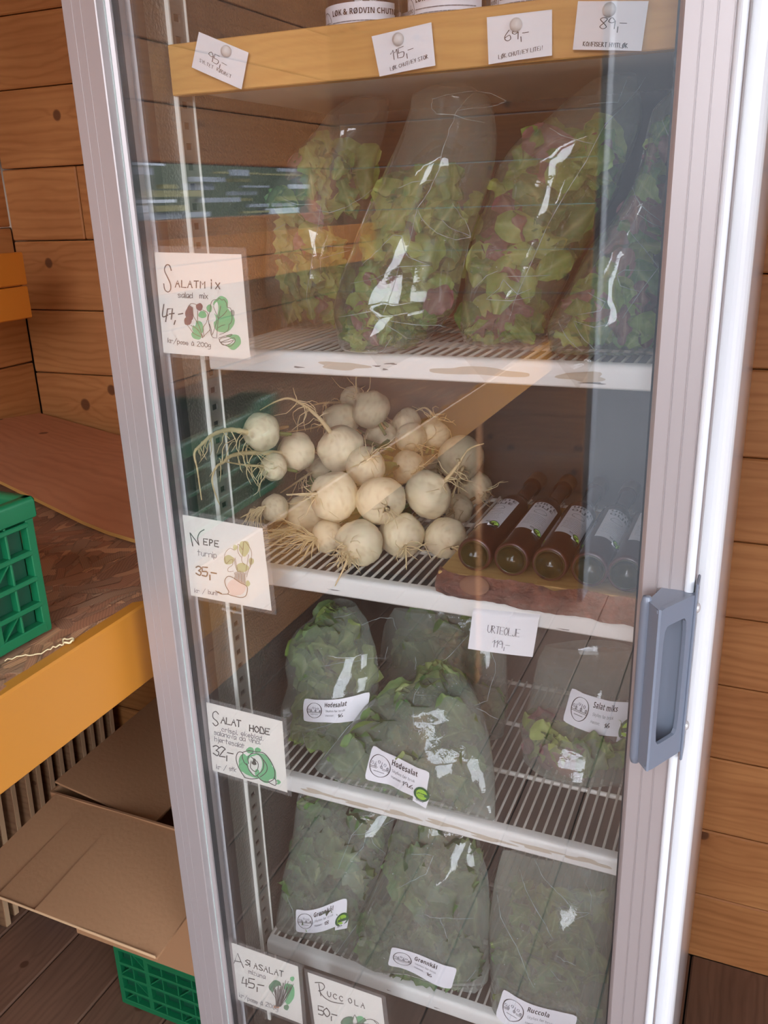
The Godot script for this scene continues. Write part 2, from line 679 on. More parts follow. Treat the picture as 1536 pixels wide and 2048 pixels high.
# a flat drawing: fills and pen lines lie a hair apart on a sheet
class Sheet:
	var map: Callable       # drawing units -> local point on the sheet (z added)
	var nn := Vector3(0, 0, 1)
	var fills := {}
	var lines := {}
	func fill(mname: String, poly: Array, lift: float) -> void:
		if not fills.has(mname):
			fills[mname] = G.new()
		fills[mname].fill(poly, func(p): return map.call(p) + nn * lift, nn)
	func pen(mname: String, strokes: Array, w: float, lift := 0.0006) -> void:
		if not lines.has(mname):
			lines[mname] = G.new()
		for s in strokes:
			lines[mname].ribbon(s, w, func(p): return map.call(p) + nn * lift, nn)


func finish_sheet(sh: Sheet, parent: Node) -> void:
	for k in sh.fills:
		part("drawing", sh.fills[k], M[k], parent)
	for k in sh.lines:
		part("lettering" if k != "ink_brown" else "drawing", sh.lines[k], M[k], parent)


# sheet coordinates from three corners of the paper in drawing units and its world corners relative to the node
func sheet_from(tl: Vector2, tr: Vector2, bl: Vector2, w: Array) -> Sheet:
	var sh := Sheet.new()
	var t := Transform2D(tr - tl, bl - tl, tl).affine_inverse()
	sh.map = func(p):
		var q: Vector2 = t * p
		return w[0] + (w[1] - w[0]) * q.x * (1.0 - q.y) + (w[3] - w[0]) * q.y + (w[2] - w[3]) * q.x * q.y
	return sh


# printed lettering: TextMesh outlines carried onto a surface by map (metres across, metres up -> point)
func print_text(s: String, h: float, bold: bool, map: Callable, mat_: Material, parent: Node, wide := 1.0) -> void:
	var t := TextMesh.new()
	var f := SystemFont.new()
	f.font_names = PackedStringArray(["Droid Sans"])
	f.font_weight = 700 if bold else 400
	t.font = f
	t.text = s
	t.font_size = 32
	t.pixel_size = h / 24.0
	t.depth = 0.0
	t.curve_step = 3.0
	t.horizontal_alignment = HORIZONTAL_ALIGNMENT_LEFT
	t.vertical_alignment = VERTICAL_ALIGNMENT_BOTTOM
	var a := t.get_mesh_arrays()
	var vs: PackedVector3Array = a[Mesh.ARRAY_VERTEX]
	if vs.is_empty():
		return
	var lo := INF
	for p in vs:
		lo = minf(lo, p.x)
	var g := G.new()
	var ids: PackedInt32Array = a[Mesh.ARRAY_INDEX] if a[Mesh.ARRAY_INDEX] != null else PackedInt32Array(range(vs.size()))
	var ns: PackedVector3Array = a[Mesh.ARRAY_NORMAL]
	for k in range(0, ids.size(), 3):
		if ns[ids[k]].z < 0.5:
			continue
		var q := []
		for e in 3:
			var p := vs[ids[k + e]]
			q.append(map.call(Vector2((p.x - lo) * wide, p.y)))
		g.tri(q[0], q[2], q[1])
	if g.v.size():
		part("lettering", g, mat_, parent)


# ---------------------------------------------------------------- the setting
func plank(called: String, size: Vector3, at: Vector3, m: Material, parent: Node, turn := 0.0, chamfer := 0.0025) -> MeshInstance3D:
	var g := G.new()
	g.box(Vector3.ZERO, size, chamfer, Basis(), Vector2(rng.randf() * 3.0, rng.randf() * 0.4))
	var o := part(called, g, m, parent, at)
	o.rotation.y = turn
	return o


func pine() -> Material:
	return M["pine_%d" % (rng.randi() % 3)]


func build_setting() -> void:
	# back wall: solid pine planks, other heights to the left of the fridge than to the right
	var back := structure("wall_back")
	part("backing", box_mesh(V(4.4, 2.6, 0.03)), M.roof_wood, back, V(1.25, 1.25, -0.735))
	var seams := [0.0, 0.125, 0.262, 0.40, 0.537, 0.672, 0.80, 0.937, 1.074, 1.206, 1.344, 1.481, 1.622, 1.747, 1.885, 2.02, 2.16, 2.30, 2.44]
	for i in seams.size() - 1:
		var y0: float = seams[i]
		var h: float = seams[i + 1] - y0 - 0.0022
		var cut := 0.3
		if i == 10:
			plank("plank", V(0.187, h, 0.03), V(-0.717, y0 + h / 2, -0.705), pine(), back)
			plank("plank", V(0.92, h, 0.03), V(-0.162, y0 + h / 2, -0.7062), pine(), back)
			continue
		plank("plank", V(1.112, h, 0.03), V(-0.255, y0 + h / 2, -0.705 - rng.randf() * 0.002), pine(), back)
	var seams_r := [0.0, 0.15, 0.297, 0.452, 0.598, 0.727, 0.862, 1.003, 1.141, 1.28, 1.42, 1.56, 1.70, 1.84, 1.98, 2.12, 2.26, 2.44]
	for i in seams_r.size() - 1:
		var y0: float = seams_r[i]
		var h: float = seams_r[i + 1] - y0 - 0.0022
		plank("plank", V(2.7, h, 0.03), V(1.66, y0 + h / 2, -0.705 - rng.randf() * 0.002), pine(), back)
	# left wall with a long low look-out
	var lw := structure("wall_left")
	for i in 18:
		var y0 := i * 0.137
		if i == 10:
			for s in [[-0.69, 0.75], [2.0, 2.25]]:
				plank("plank", V(0.03, 0.134, s[1] - s[0]), V(-0.825, y0 + 0.068, (s[0] + s[1]) / 2), pine(), lw)
			continue
		plank("plank", V(0.03, 0.134, 2.94), V(-0.825, y0 + 0.068, 0.78), pine(), lw)
	part("backing", box_mesh(V(0.03, 1.37, 3.1)), M.roof_wood, lw, V(-0.857, 0.685, 0.75))
	part("backing", box_mesh(V(0.03, 1.0, 3.1)), M.roof_wood, lw, V(-0.857, 2.008, 0.75))
	# the wall behind the viewer with the wide entrance beside it
	var fw := structure("wall_front")
	for i in 19:
		plank("plank", V(0.90, 0.134, 0.03), V(-0.36, i * 0.137 + 0.068, 2.165), pine(), fw)
	for i in 19:
		plank("plank", V(0.81, 0.134, 0.03), V(1.605, i * 0.137 + 0.068, 2.165), pine(), fw)
	var tr := structure("trim_1")
	part("door_post", box_mesh(V(0.02, 2.3, 0.09)), M.outside_pale, tr, V(0.10, 1.15, 2.2))
	# right wall of the stall and the lintel over its entrance
	var rw := structure("wall_right")
	for i in 18:
		if i >= 6 and i < 16:
			plank("plank", V(0.03, 0.134, 1.24), V(2.015, i * 0.137 + 0.068, -0.07), pine(), rw)
			plank("plank", V(0.03, 0.134, 0.35), V(2.015, i * 0.137 + 0.068, 2.025), pine(), rw)
		else:
			plank("plank", V(0.03, 0.134, 2.9), V(2.015, i * 0.137 + 0.068, 0.75), pine(), rw)
	part("backing", box_mesh(V(0.03, 2.5, 1.24)), M.roof_wood, rw, V(2.05, 1.25, -0.07))
	part("backing", box_mesh(V(0.03, 2.5, 0.35)), M.roof_wood, rw, V(2.05, 1.25, 2.025))
	part("backing", box_mesh(V(0.03, 0.82, 1.40)), M.roof_wood, rw, V(2.05, 0.41, 1.25))
	var pt := structure("wall_partition")
	for i in 17:
		plank("plank", V(0.03, 0.134, 0.70), V(1.02, i * 0.137 + 0.068, -0.335), pine(), pt)
	var li := structure("trim_2")
	part("lintel", box_mesh(V(1.2, 0.20, 0.05)), M.roof_wood, li, V(0.64, 2.40, 2.18))
	# floor boards along the room
	var fl := structure("floor")
	part("subfloor", box_mesh(V(4.4, 0.03, 3.0)), M.dark_gap, fl, V(1.25, -0.042, 0.78))
	for i in 30:
		plank("floor_board", V(2.95, 0.03, 0.142), V(-0.755 + i * 0.145, -0.015, 0.78), M.floor_wood, fl, PI / 2, 0.003)
	for o in fl.get_children():
		if o.name.begins_with("floor_board"):
			var bm := o as MeshInstance3D
			bm.rotation.y = PI / 2
	# roof over the back of the stall
	var ce := structure("ceiling")
	part("roof_panel", box_mesh(V(4.6, 0.04, 2.5)), M.roof_wood, ce, V(1.3, 2.52, 0.50))
	# outside: gravel yard and a grey wall across it
	var yard := structure("ground")
	part("gravel_yard", box_mesh(V(40, 0.1, 40)), M.gravel, yard, V(0, -0.12, 0))
	var far := structure("wall_yard")
	part("yard_wall", box_mesh(V(13, 5.0, 0.2)), M.outside_grey, far, V(-6.4, 2.4, 8.5))
	part("low_fence", box_mesh(V(14, 1.4, 0.1)), M.roof_wood, far, V(8.2, 0.6, 9.5))
	var lf := structure("wall_yard_side")
	for i in 90:
		part("board", box_mesh(V(0.05, rng.randf_range(0.015, 0.05), rng.randf_range(0.12, 0.7))), [M.outside_pale, M.hedge_straw, M.outside_white, M.outside_grey, M.outside_pale][rng.randi() % 5], lf, V(-3.6 + rng.randf() * 0.2, 1.20 + floorf(rng.randf() * 11.0) * 0.05, rng.randf_range(0.5, 7.0)))
	part("hedge", box_mesh(V(0.3, 2.6, 10.0)), M.hedge_green, lf, V(-4.2, 1.2, 4.0))


func box_mesh(s: Vector3, r := 0.0) -> G:
	var g := G.new()
	g.box(Vector3.ZERO, s, r)
	return g


# ---------------------------------------------------------------- the bench on the left
func build_bench() -> void:
	var b := thing("display_bench", "wooden display bench with worn chipboard top and orange painted front board, beside the fridge", "bench", V(-0.42, 0, 0.7))
	# ragged front edge of the chipboard
	var g := G.new()
	var rows := []
	var m := 90
	for pr in [[0.0, -0.018], [0.0, -0.004], [-0.006, 0.0], [-0.03, 0.0], [-0.38, 0.0], [-0.385, -0.02]]:
		var row := PackedVector3Array()
		for k in m:
			var z := -1.385 + 3.0 * k / (m - 1)
			var rag: float = 0.0 if pr[0] < -0.05 else (rng.randf_range(-0.007, 0.002) if pr[0] > -0.004 else rng.randf_range(-0.004, 0.002))
			row.append(V(0.388 + (pr[0] if pr[0] > -0.1 else pr[0] * 2.0) + rag, 0.942 + pr[1] + (rng.randf_range(-0.0015, 0.0008) if pr[0] > -0.1 else 0.0), z))
		rows.append(row)
	g.grid(rows, false, [], true, Vector2(1, 1))
	for k in g.v.size():
		g.uv[k] = Vector2(g.v[k].z, g.v[k].x) * 0.9 + Vector2(0.0, g.v[k].y * 2.0)
	part("tabletop", g, M.chipboard, b)
	plank("front_board", V(3.0, 0.102, 0.02), V(0.38, 0.8905, 0.115), M.orange_paint, b, PI / 2, 0.0025)
	for z in [-1.3, 0.1, 1.5]:
		part("leg", box_mesh(V(0.045, 0.90, 0.045), 0.003), M.pine_0, b, V(-0.33, 0.47, z))
	for z in [0.75, 1.5]:
		part("leg", box_mesh(V(0.045, 0.90, 0.045), 0.003), M.pine_0, b, V(0.335, 0.47, z))
	for z in [-1.34, 1.55]:
		part("cross_rail", box_mesh(V(0.72, 0.06, 0.025), 0.003), M.pine_1, b, V(0.0, 0.885, z))

	# bent plywood sheet lying from the bench up to the left wall
	var s := thing("plywood_sheet", "thin bare plywood sheet lying slanted on the bench against the back wall", "plywood", V(-0.45, 0.944, -0.35))
	var top := []
	for i in 2:
		var r := PackedVector3Array()
		for k in 14:
			var u := float(k) / 13.0
			var x := lerpf(-0.797, -0.06, u)
			var zf := -0.215 + (x + 0.255) * 0.233
			var zb := -0.672
			var zz := zf if i == 0 else zb
			var bend := -0.255 if i == 0 else -0.57
			var h := 0.0065 + maxf(0.0, bend - x) * (0.135 if i == 0 else 0.165)
			r.append(V(x + 0.45, h, zz + 0.35))
		top.append(r)
	var gs := G.new()
	gs.grid(top, false, [], false, Vector2(0.75, 0.45))
	var low := [PackedVector3Array(), PackedVector3Array()]
	for i in 2:
		for p in top[i]:
			low[i].append(p - V(0, 0.006, 0))
	gs.grid(low, false, [], true, Vector2(0.75, 0.45))
	part("sheet", gs, M.plywood, s)
	var ge := G.new()
	ge.grid([low[0], top[0]], false, [], false)
	part("cut_edge", ge, M.yellow_board, s)

	# scrap of dried root by the crate
	var sc := thing("root_scrap", "thin dried curl of root lying on the bench edge below the green crate", "root", V(-0.075, 0.9435, 0.10))
	var gr := G.new()
	var pts := []
	for p in line([-25, 55, -12, 38, 0, 32, 4, 14, 9, 4, 2, -4, 10, -10, 14, -4, 9, 2], true):
		pts.append(V(p.x * 0.001 + 0.02, 0.0015 + 0.001 * sin(p.y), p.y * 0.001 - 0.02))
	var rr := []
	for k in pts.size():
		rr.append(lerpf(0.0006, 0.0013, float(k) / pts.size()))
	gr.tube(pts, rr, 6)
	part("root_curl", gr, M.rootlet, sc)

	# upper shelf on the left wall: two orange boards along its front
	var u := thing("wall_shelf", "upper wall shelf on the left with two orange boards along its front", "shelf", V(-0.7, 1.2, 0.75))
	part("shelf_board", box_mesh(V(0.185, 0.018, 2.48), 0.002), M.pine_2, u, V(-0.012, 0.085, 0.0))
	plank("front_board", V(2.5, 0.056, 0.02), V(0.092, 0.1035, 0.0), M.orange_paint_old, u, PI / 2, 0.002)
	plank("front_board", V(2.5, 0.056, 0.02), V(0.091, 0.045, 0.0), M.orange_paint_old, u, PI / 2, 0.002)
	for z in [-1.15, 0.0, 1.15]:
		part("bracket", box_mesh(V(0.17, 0.06, 0.03), 0.002), M.pine_0, u, V(-0.012, 0.046, z))


func crate_mesh_parts(t: Node3D, len_: float, dep: float, hgt: float) -> void:
	# local: long face at z = 0 facing +z, body towards -z, x from 0 to len_
	var fl := G.new()
	fl.box(V(len_ / 2, 0.006, -dep / 2), V(len_ - 0.01, 0.008, dep - 0.01), 0.002)
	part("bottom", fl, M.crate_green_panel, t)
	var th := 0.008
	for side in 4:
		var long_ := side < 2
		var w := len_ if long_ else dep
		var xf := Transform3D(Basis(), V(0, 0, 0))
		if side == 1:
			xf = Transform3D(Basis(UP, PI), V(len_, 0, -dep))
		elif side == 2:
			xf = Transform3D(Basis(UP, PI / 2), V(len_, 0, 0))
		elif side == 3:
			xf = Transform3D(Basis(UP, -PI / 2), V(0, 0, -dep))
		# recessed panel with slots
		var p := G.new()
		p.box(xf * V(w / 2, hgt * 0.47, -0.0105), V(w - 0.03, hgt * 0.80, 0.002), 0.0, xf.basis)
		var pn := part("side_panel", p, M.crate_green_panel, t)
		# rim: rolled top beam, lower on the middle of the side
		var r := G.new()
		var rows := []
		for pr in [[-0.012, -0.004], [-0.012, 0.012], [-0.008, 0.016], [0.001, 0.016], [0.004, 0.012], [0.004, -0.006], [0.001, -0.008], [-0.012, -0.004]]:
			var row := PackedVector3Array()
			for k in 25:
				var x := w * k / 24.0
				var dip := 0.014 * smoothstep(0.055, 0.085, x) * smoothstep(0.055, 0.085, w - x)
				row.append(xf * V(x, hgt - 0.016 - dip + pr[1], pr[0]))
			rows.append(row)
		r.grid(rows, false, [], true)
		part("rim", r, M.crate_green, t)
		# ribs
		var ncol := int(round(w / 0.034))
		var ys := [0.010, hgt * 0.24, hgt * 0.43, hgt * 0.62, hgt * 0.82]
		for y in ys:
			var q := G.new()
			q.box(xf * V(w / 2, y, -0.004), V(w - 0.02, 0.006 if y > 0.02 else 0.012, 0.012), 0.0012, xf.basis)
			part("rib", q, M.crate_green, pn)
		for k in ncol + 1:
			var x := 0.008 + (w - 0.016) * k / ncol
			var fat := k == 0 or k == ncol or (k % 4 == 2)
			var q := G.new()
			q.box(xf * V(x, hgt * 0.44, -0.005), V(0.010 if fat else 0.003, hgt * 0.84, 0.012 if fat else 0.010), 0.0008, xf.basis)
			part("rib", q, M.crate_green, pn)
		for k in ncol:
			for j in ys.size() - 1:
				if (k + j) % 2 == 0 and k % 4 != 3:
					var x0 := 0.008 + (w - 0.016) * k / ncol
					var x1 := 0.008 + (w - 0.016) * (k + 1) / ncol
					var a := Vector2(x0, ys[j]) if k % 2 == 0 else Vector2(x0, ys[j + 1])
					var b := Vector2(x1, ys[j + 1]) if k % 2 == 0 else Vector2(x1, ys[j])
					var d := b - a
					var bs := Basis(V(0, 0, 1), atan2(d.y, d.x))
					var q := G.new()
					q.box(xf * V((a.x + b.x) / 2, (a.y + b.y) / 2, -0.005), V(d.length(), 0.002, 0.009), 0.0, xf.basis * bs)
					part("rib", q, M.crate_green, pn)


func build_bench_things() -> void:
	var c := thing("plastic_crate", "green plastic lattice crate standing on the chipboard bench top", "crate", V(-0.082, 0.9425, 0.052))
	crate_mesh_parts(c, 0.40, 0.30, 0.163)
	c.rotation.y = -PI / 2 * -1.0 - deg_to_rad(3.0)
	c.position = V(-0.105, 0.9425, 0.457)
	var c2 := thing("plastic_crate", "green plastic crate on the floor under the cardboard box", "crate", V(-0.345, 0.0, -0.19))
	crate_mesh_parts(c2, 0.31, 0.40, 0.165)
	# a few leaves of produce show at the crate's inside
	# upright boards stored under the bench
	for i in 13:
		var w := rng.randf_range(0.09, 0.13)
		var h := rng.randf_range(0.78, 0.85)
		var z := -0.215 - i * 0.034 + rng.randf_range(-0.004, 0.004)
		var lab: String = ["first of the thin boards leaning upright under the bench, counted from the viewer", "second thin board leaning upright under the bench", "third thin board leaning upright under the bench", "fourth thin board leaning upright under the bench"][i] if i < 4 else "thin bare board in the row stored upright in the dark under the bench"
		var bd := thing("leaning_board", lab, "board", V(-0.69 + rng.randf_range(-0.006, 0.006), 0.001, z), "boards stored under the bench" if i >= 4 else "")
		var bm := G.new()
		bm.box(V(-w / 2, h / 2, 0), V(w, h, 0.012), 0.0015, Basis(), Vector2(rng.randf() * 3, rng.randf()))
		part("board", bm, M.pale_board, bd)
		var eg := G.new()
		eg.box(V(0.0003, h / 2, 0), V(0.0012, h - 0.004, 0.0105))
		part("sawn_edge", eg, M.cardboard_edge, bd)
		bd.rotation = V(-0.06, deg_to_rad(rng.randf_range(-4, 4)), 0.012)
	# blue bundle on the floor
	var bl := thing("cloth_bundle", "dark blue cloth bundle on the floor behind the cardboard box", "cloth", V(-0.625, 0.0, -0.345))
	var g := G.new()
	var nz := FastNoiseLite.new()
	nz.seed = 4
	nz.frequency = 18.0
	var rows := []
	for i in 15:
		var ph := PI * i / 14.0
		var ring := PackedVector3Array()
		for k in 26:
			var a := -TAU * k / 26
			var d := V(sin(ph) * cos(a), -cos(ph), sin(ph) * sin(a))
			var rr := 1.0 + 0.35 * nz.get_noise_3d(d.x * 0.1, d.y * 0.1, d.z * 0.1)
			ring.append(V(d.x * 0.075, maxf(-0.038, d.y * 0.04) + 0.038, d.z * 0.05) * rr)
		rows.append(ring)
	g.grid(rows, true)
	part("bundle", g, M.blue_cloth, bl)
	var cap := G.new()
	cap.lathe([Vector2(0, 0), Vector2(0.013, 0.001), Vector2(0.016, 0.01), Vector2(0.014, 0.022), Vector2(0, 0.028)], 18, Transform3D(Basis(V(0, 0, 1), -0.8), V(0.066, 0.012, 0.025)))
	part("pale_toggle", cap, M.pale_plastic, bl)


func slab(g: G, a: Vector3, b: Vector3, c: Vector3, d: Vector3, t: float) -> void:
	var n := (b - a).cross(d - a).normalized() * t
	g.quad(a, b, c, d)
	g.quad(d - n, c - n, b - n, a - n)
	for e in [[a, b], [b, c], [c, d], [d, a]]:
		g.quad(e[0] - n, e[1] - n, e[1], e[0])


func build_box() -> void:
	var b := thing("cardboard_box", "open brown cardboard box with folded-out flaps resting on the low green crate", "box", V(-0.215, 0.167, -0.36))
	var x0 := -0.185
	var x1 := 0.178
	var z0 := -0.20
	var z1 := 0.19
	var h := 0.305
	var t := 0.004
	part("front_wall", box_mesh(V(x1 - x0, h, t)), M.cardboard, b, V((x0 + x1) / 2, h / 2, z1))
	part("back_wall", box_mesh(V(x1 - x0, h, t)), M.cardboard, b, V((x0 + x1) / 2, h / 2, z0))
	part("side_wall", box_mesh(V(t, h, z1 - z0)), M.cardboard, b, V(x0, h / 2, (z0 + z1) / 2))
	part("side_wall", box_mesh(V(t, h, z1 - z0)), M.cardboard, b, V(x1, h / 2, (z0 + z1) / 2))
	part("bottom", box_mesh(V(x1 - x0, t, z1 - z0)), M.cardboard, b, V((x0 + x1) / 2, t / 2, (z0 + z1) / 2))
	var f := G.new()
	# front flap hangs out over the front, slightly bent along two creases
	var xs := [x0 + 0.012, x0 + 0.075, x0 + 0.15, x1]
	for k in 3:
		var ya: float = h + [0.0, -0.003, -0.001, -0.006][k]
		var yb: float = h + [0.0, -0.003, -0.001, -0.006][k + 1]
		slab(f, V(xs[k], ya - 0.022, z1 + 0.197), V(xs[k + 1], yb - 0.026, z1 + 0.195), V(xs[k + 1], yb, z1), V(xs[k], ya, z1), t)
	part("flap", f, M.cardboard, b)
	var f2 := G.new()
	slab(f2, V(x0, h + 0.012, z1 - 0.012), V(x0 + 0.20, h - 0.018, z1 - 0.012), V(x0 + 0.20, h - 0.012, z0 + 0.03), V(x0, h + 0.018, z0 + 0.03), t)
	part("flap", f2, M.cardboard, b)
	var f3 := G.new()
	slab(f3, V(x0, h, z0), V(x1, h, z0), V(x1, h + 0.10, z0 - 0.06), V(x0, h + 0.10, z0 - 0.06), t)
	part("flap", f3, M.cardboard, b)
	var e := G.new()
	e.box(V((x0 + x1) / 2 + 0.006, h - 0.027, z1 + 0.1965), V(x1 - x0 - 0.014, 0.0042, 0.0012), 0.0, Basis(V(0, 0, 1), -0.018))
	part("corrugated_edge", e, M.cardboard_edge, b)


# ---------------------------------------------------------------- the fridge
const IL := 0.05
const IR := 0.55
const IB := -0.475


func build_fridge() -> void:
	var f := thing("display_fridge", "tall display fridge with a full-height glass door, aluminium frame and grey handle", "fridge")
	# cabinet: side panels with rounded front corners, back, top, base
	var right := [Vector2(0.551, -0.043)]
	for k in 7:
		var a := PI / 2 * (1.0 - k / 6.0)
		right.append(Vector2(0.6055 + 0.0125 * cos(a), -0.0555 + 0.0125 * sin(a)))
	right.append_array([Vector2(0.618, -0.635), Vector2(0.551, -0.635)])
	right.reverse()
	var left := []
	for p in right:
		left.append(Vector2(0.6 - p.x, p.y))
	left.reverse()
	for s in [right, left]:
		var g := G.new()
		g.extrude_y(s, 0.09, 1.98)
		part("side_panel", g, M.body_white, f)
	part("back_panel", box_mesh(V(0.5, 1.86, 0.03)), M.body_white, f, V(0.3, 1.03, -0.62))
	part("inner_back", box_mesh(V(0.5, 1.66, 0.004), 0.0), M.back_aluminium, f, V(0.3, 1.06, IB - 0.002))
	part("inner_side", box_mesh(V(0.002, 1.66, 0.43)), M.embossed_aluminium, f, V(0.0495, 1.06, -0.26))
	part("inner_side", box_mesh(V(0.002, 1.66, 0.43)), M.embossed_aluminium, f, V(0.5505, 1.06, -0.26))
	for x in [0.0495, 0.5505]:
		part("breaker_strip", box_mesh(V(0.003, 1.66, 0.016)), M.gasket, f, V(x, 1.06, -0.0485))
	part("inner_floor", box_mesh(V(0.5, 0.03, 0.59)), M.back_aluminium, f, V(0.3, 0.215, -0.34))
	part("inner_roof", box_mesh(V(0.5, 0.03, 0.59)), M.back_aluminium, f, V(0.3, 1.88, -0.34))
	part("top_panel", box_mesh(V(0.634, 0.09, 0.59), 0.006), M.body_white, f, V(0.3, 1.975, -0.34))
	part("base_panel", box_mesh(V(0.634, 0.11, 0.58), 0.004), M.body_white, f, V(0.3, 0.145, -0.345))
	for x in [0.03, 0.57]:
		for z in [-0.09, -0.58]:
			var g := G.new()
			g.lathe([Vector2(0, 0), Vector2(0.018, 0), Vector2(0.018, 0.012), Vector2(0.008, 0.014), Vector2(0.008, 0.1), Vector2(0, 0.1)], 16)
			part("foot", g, M.gasket, f, V(x, 0.0, z))
	# door frame: grooved aluminium stiles and rails
	var st := [Vector2(0.0, -0.036), Vector2(0.045, -0.036), Vector2(0.045, -0.014), Vector2(0.040, -0.012), Vector2(0.040, -0.001), Vector2(0.039, 0.0)]
	for gx in [0.0227, 0.0127]:
		st.append_array([Vector2(gx, 0.0), Vector2(gx - 0.0002, 0.0004), Vector2(gx - 0.0006, 0.0004), Vector2(gx - 0.0008, 0.0)])
	st.append_array([Vector2(0.0015, 0.0), Vector2(0.0, -0.0015)])
	var gl := G.new()
	gl.extrude_y(st, 0.14, 1.90)
	part("door_stile", gl, M.door_frame, f)
	var sr := [Vector2(0.600, -0.036), Vector2(0.600, -0.003), Vector2(0.5995, -0.0003)]
	for k in 7:
		var a := PI * k / 6.0
		sr.append(Vector2(0.5955 + 0.0037 * cos(a), 0.0002 + 0.0022 * sin(a)))
	for gx in [0.5915, 0.5802, 0.5695]:
		sr.append_array([Vector2(gx, 0.0), Vector2(gx - 0.0002, -0.0005), Vector2(gx - 0.0006, -0.0005), Vector2(gx - 0.0007, 0.0005), Vector2(gx - 0.0012, 0.0005), Vector2(gx - 0.0014, 0.0)])
	sr.append_array([Vector2(0.557, 0.0), Vector2(0.5555, -0.001), Vector2(0.5555, -0.012), Vector2(0.552, -0.014), Vector2(0.552, -0.036)])
	var gr := G.new()
	gr.extrude_y(sr, 0.14, 1.90)
	part("door_stile", gr, M.door_frame, f)
	var bead := G.new()
	var bp := []
	for k in 9:
		var a := PI * k / 8.0
		bp.append(Vector2(0.5955 + 0.0040 * cos(a), 0.0003 + 0.0027 * sin(a)))
	bead.extrude_y(bp, 0.14, 1.90)
	part("edge_bead", bead, M.white_bead, f)
	for y in [0.1225, 1.8775]:
		part("door_rail", box_mesh(V(0.512, 0.045, 0.036), 0.002), M.door_frame, f, V(0.2985, y + (0.0405 if y < 1.0 else 0.0), -0.018))
	# double glazing with its dark spacer, and the door seal
	part("outer_pane", box_mesh(V(0.517, 1.71, 0.004)), M.pane_glass, f, V(0.298, 1.02, -0.0145))
	part("middle_pane", box_mesh(V(0.513, 1.70, 0.003)), M.pane_glass, f, V(0.298, 1.02, -0.0215))
	part("inner_pane", box_mesh(V(0.509, 1.70, 0.004)), M.pane_glass, f, V(0.298, 1.02, -0.0285))
	var lg := G.new()
	lg.box(V(0.0405, 1.02, -0.0118), V(0.0016, 1.71, 0.0012))
	part("glass_edge", lg, M.glass_edge, f)
	for x in [0.0435, 0.5525]:
		part("spacer_bar", box_mesh(V(0.005, 1.70, 0.009)), M.spacer, f, V(x, 1.02, -0.0215))
	for x in [0.022, 0.578]:
		part("door_seal", box_mesh(V(0.03, 1.74, 0.007), 0.002), M.gasket, f, V(x, 1.02, -0.0395))
	# slotted uprights in the corners
	for x in [IL + 0.0015, IR - 0.0015]:
		var sg := -1.0 if x > 0.3 else 1.0
		for z in [-0.1065]:
			var g := G.new()
			for dz in [-0.0095, 0.0095]:
				g.box(V(0, 0.78, dz), V(0.003, 1.56, 0.0085))
			for k in 78:
				g.box(V(0, 0.0065 + k * 0.02, 0), V(0.003, 0.0130, 0.0105))
			var pl := part("slotted_upright", g, M.pilaster, f, V(x, 0.24, z))
			for dz in [-0.0145, 0.0145]:
				part("white_edge", box_mesh(V(0.0055, 1.56, 0.0022 if dz > 0 else 0.0012)), M.pilaster_edge, pl, V(sg * 0.001, 0.78, dz))
			part("slot_back", box_mesh(V(0.0006, 1.56, 0.012)), M.slot_dark, pl, V(-sg * 0.0008, 0.78, 0))
	build_handle(f)


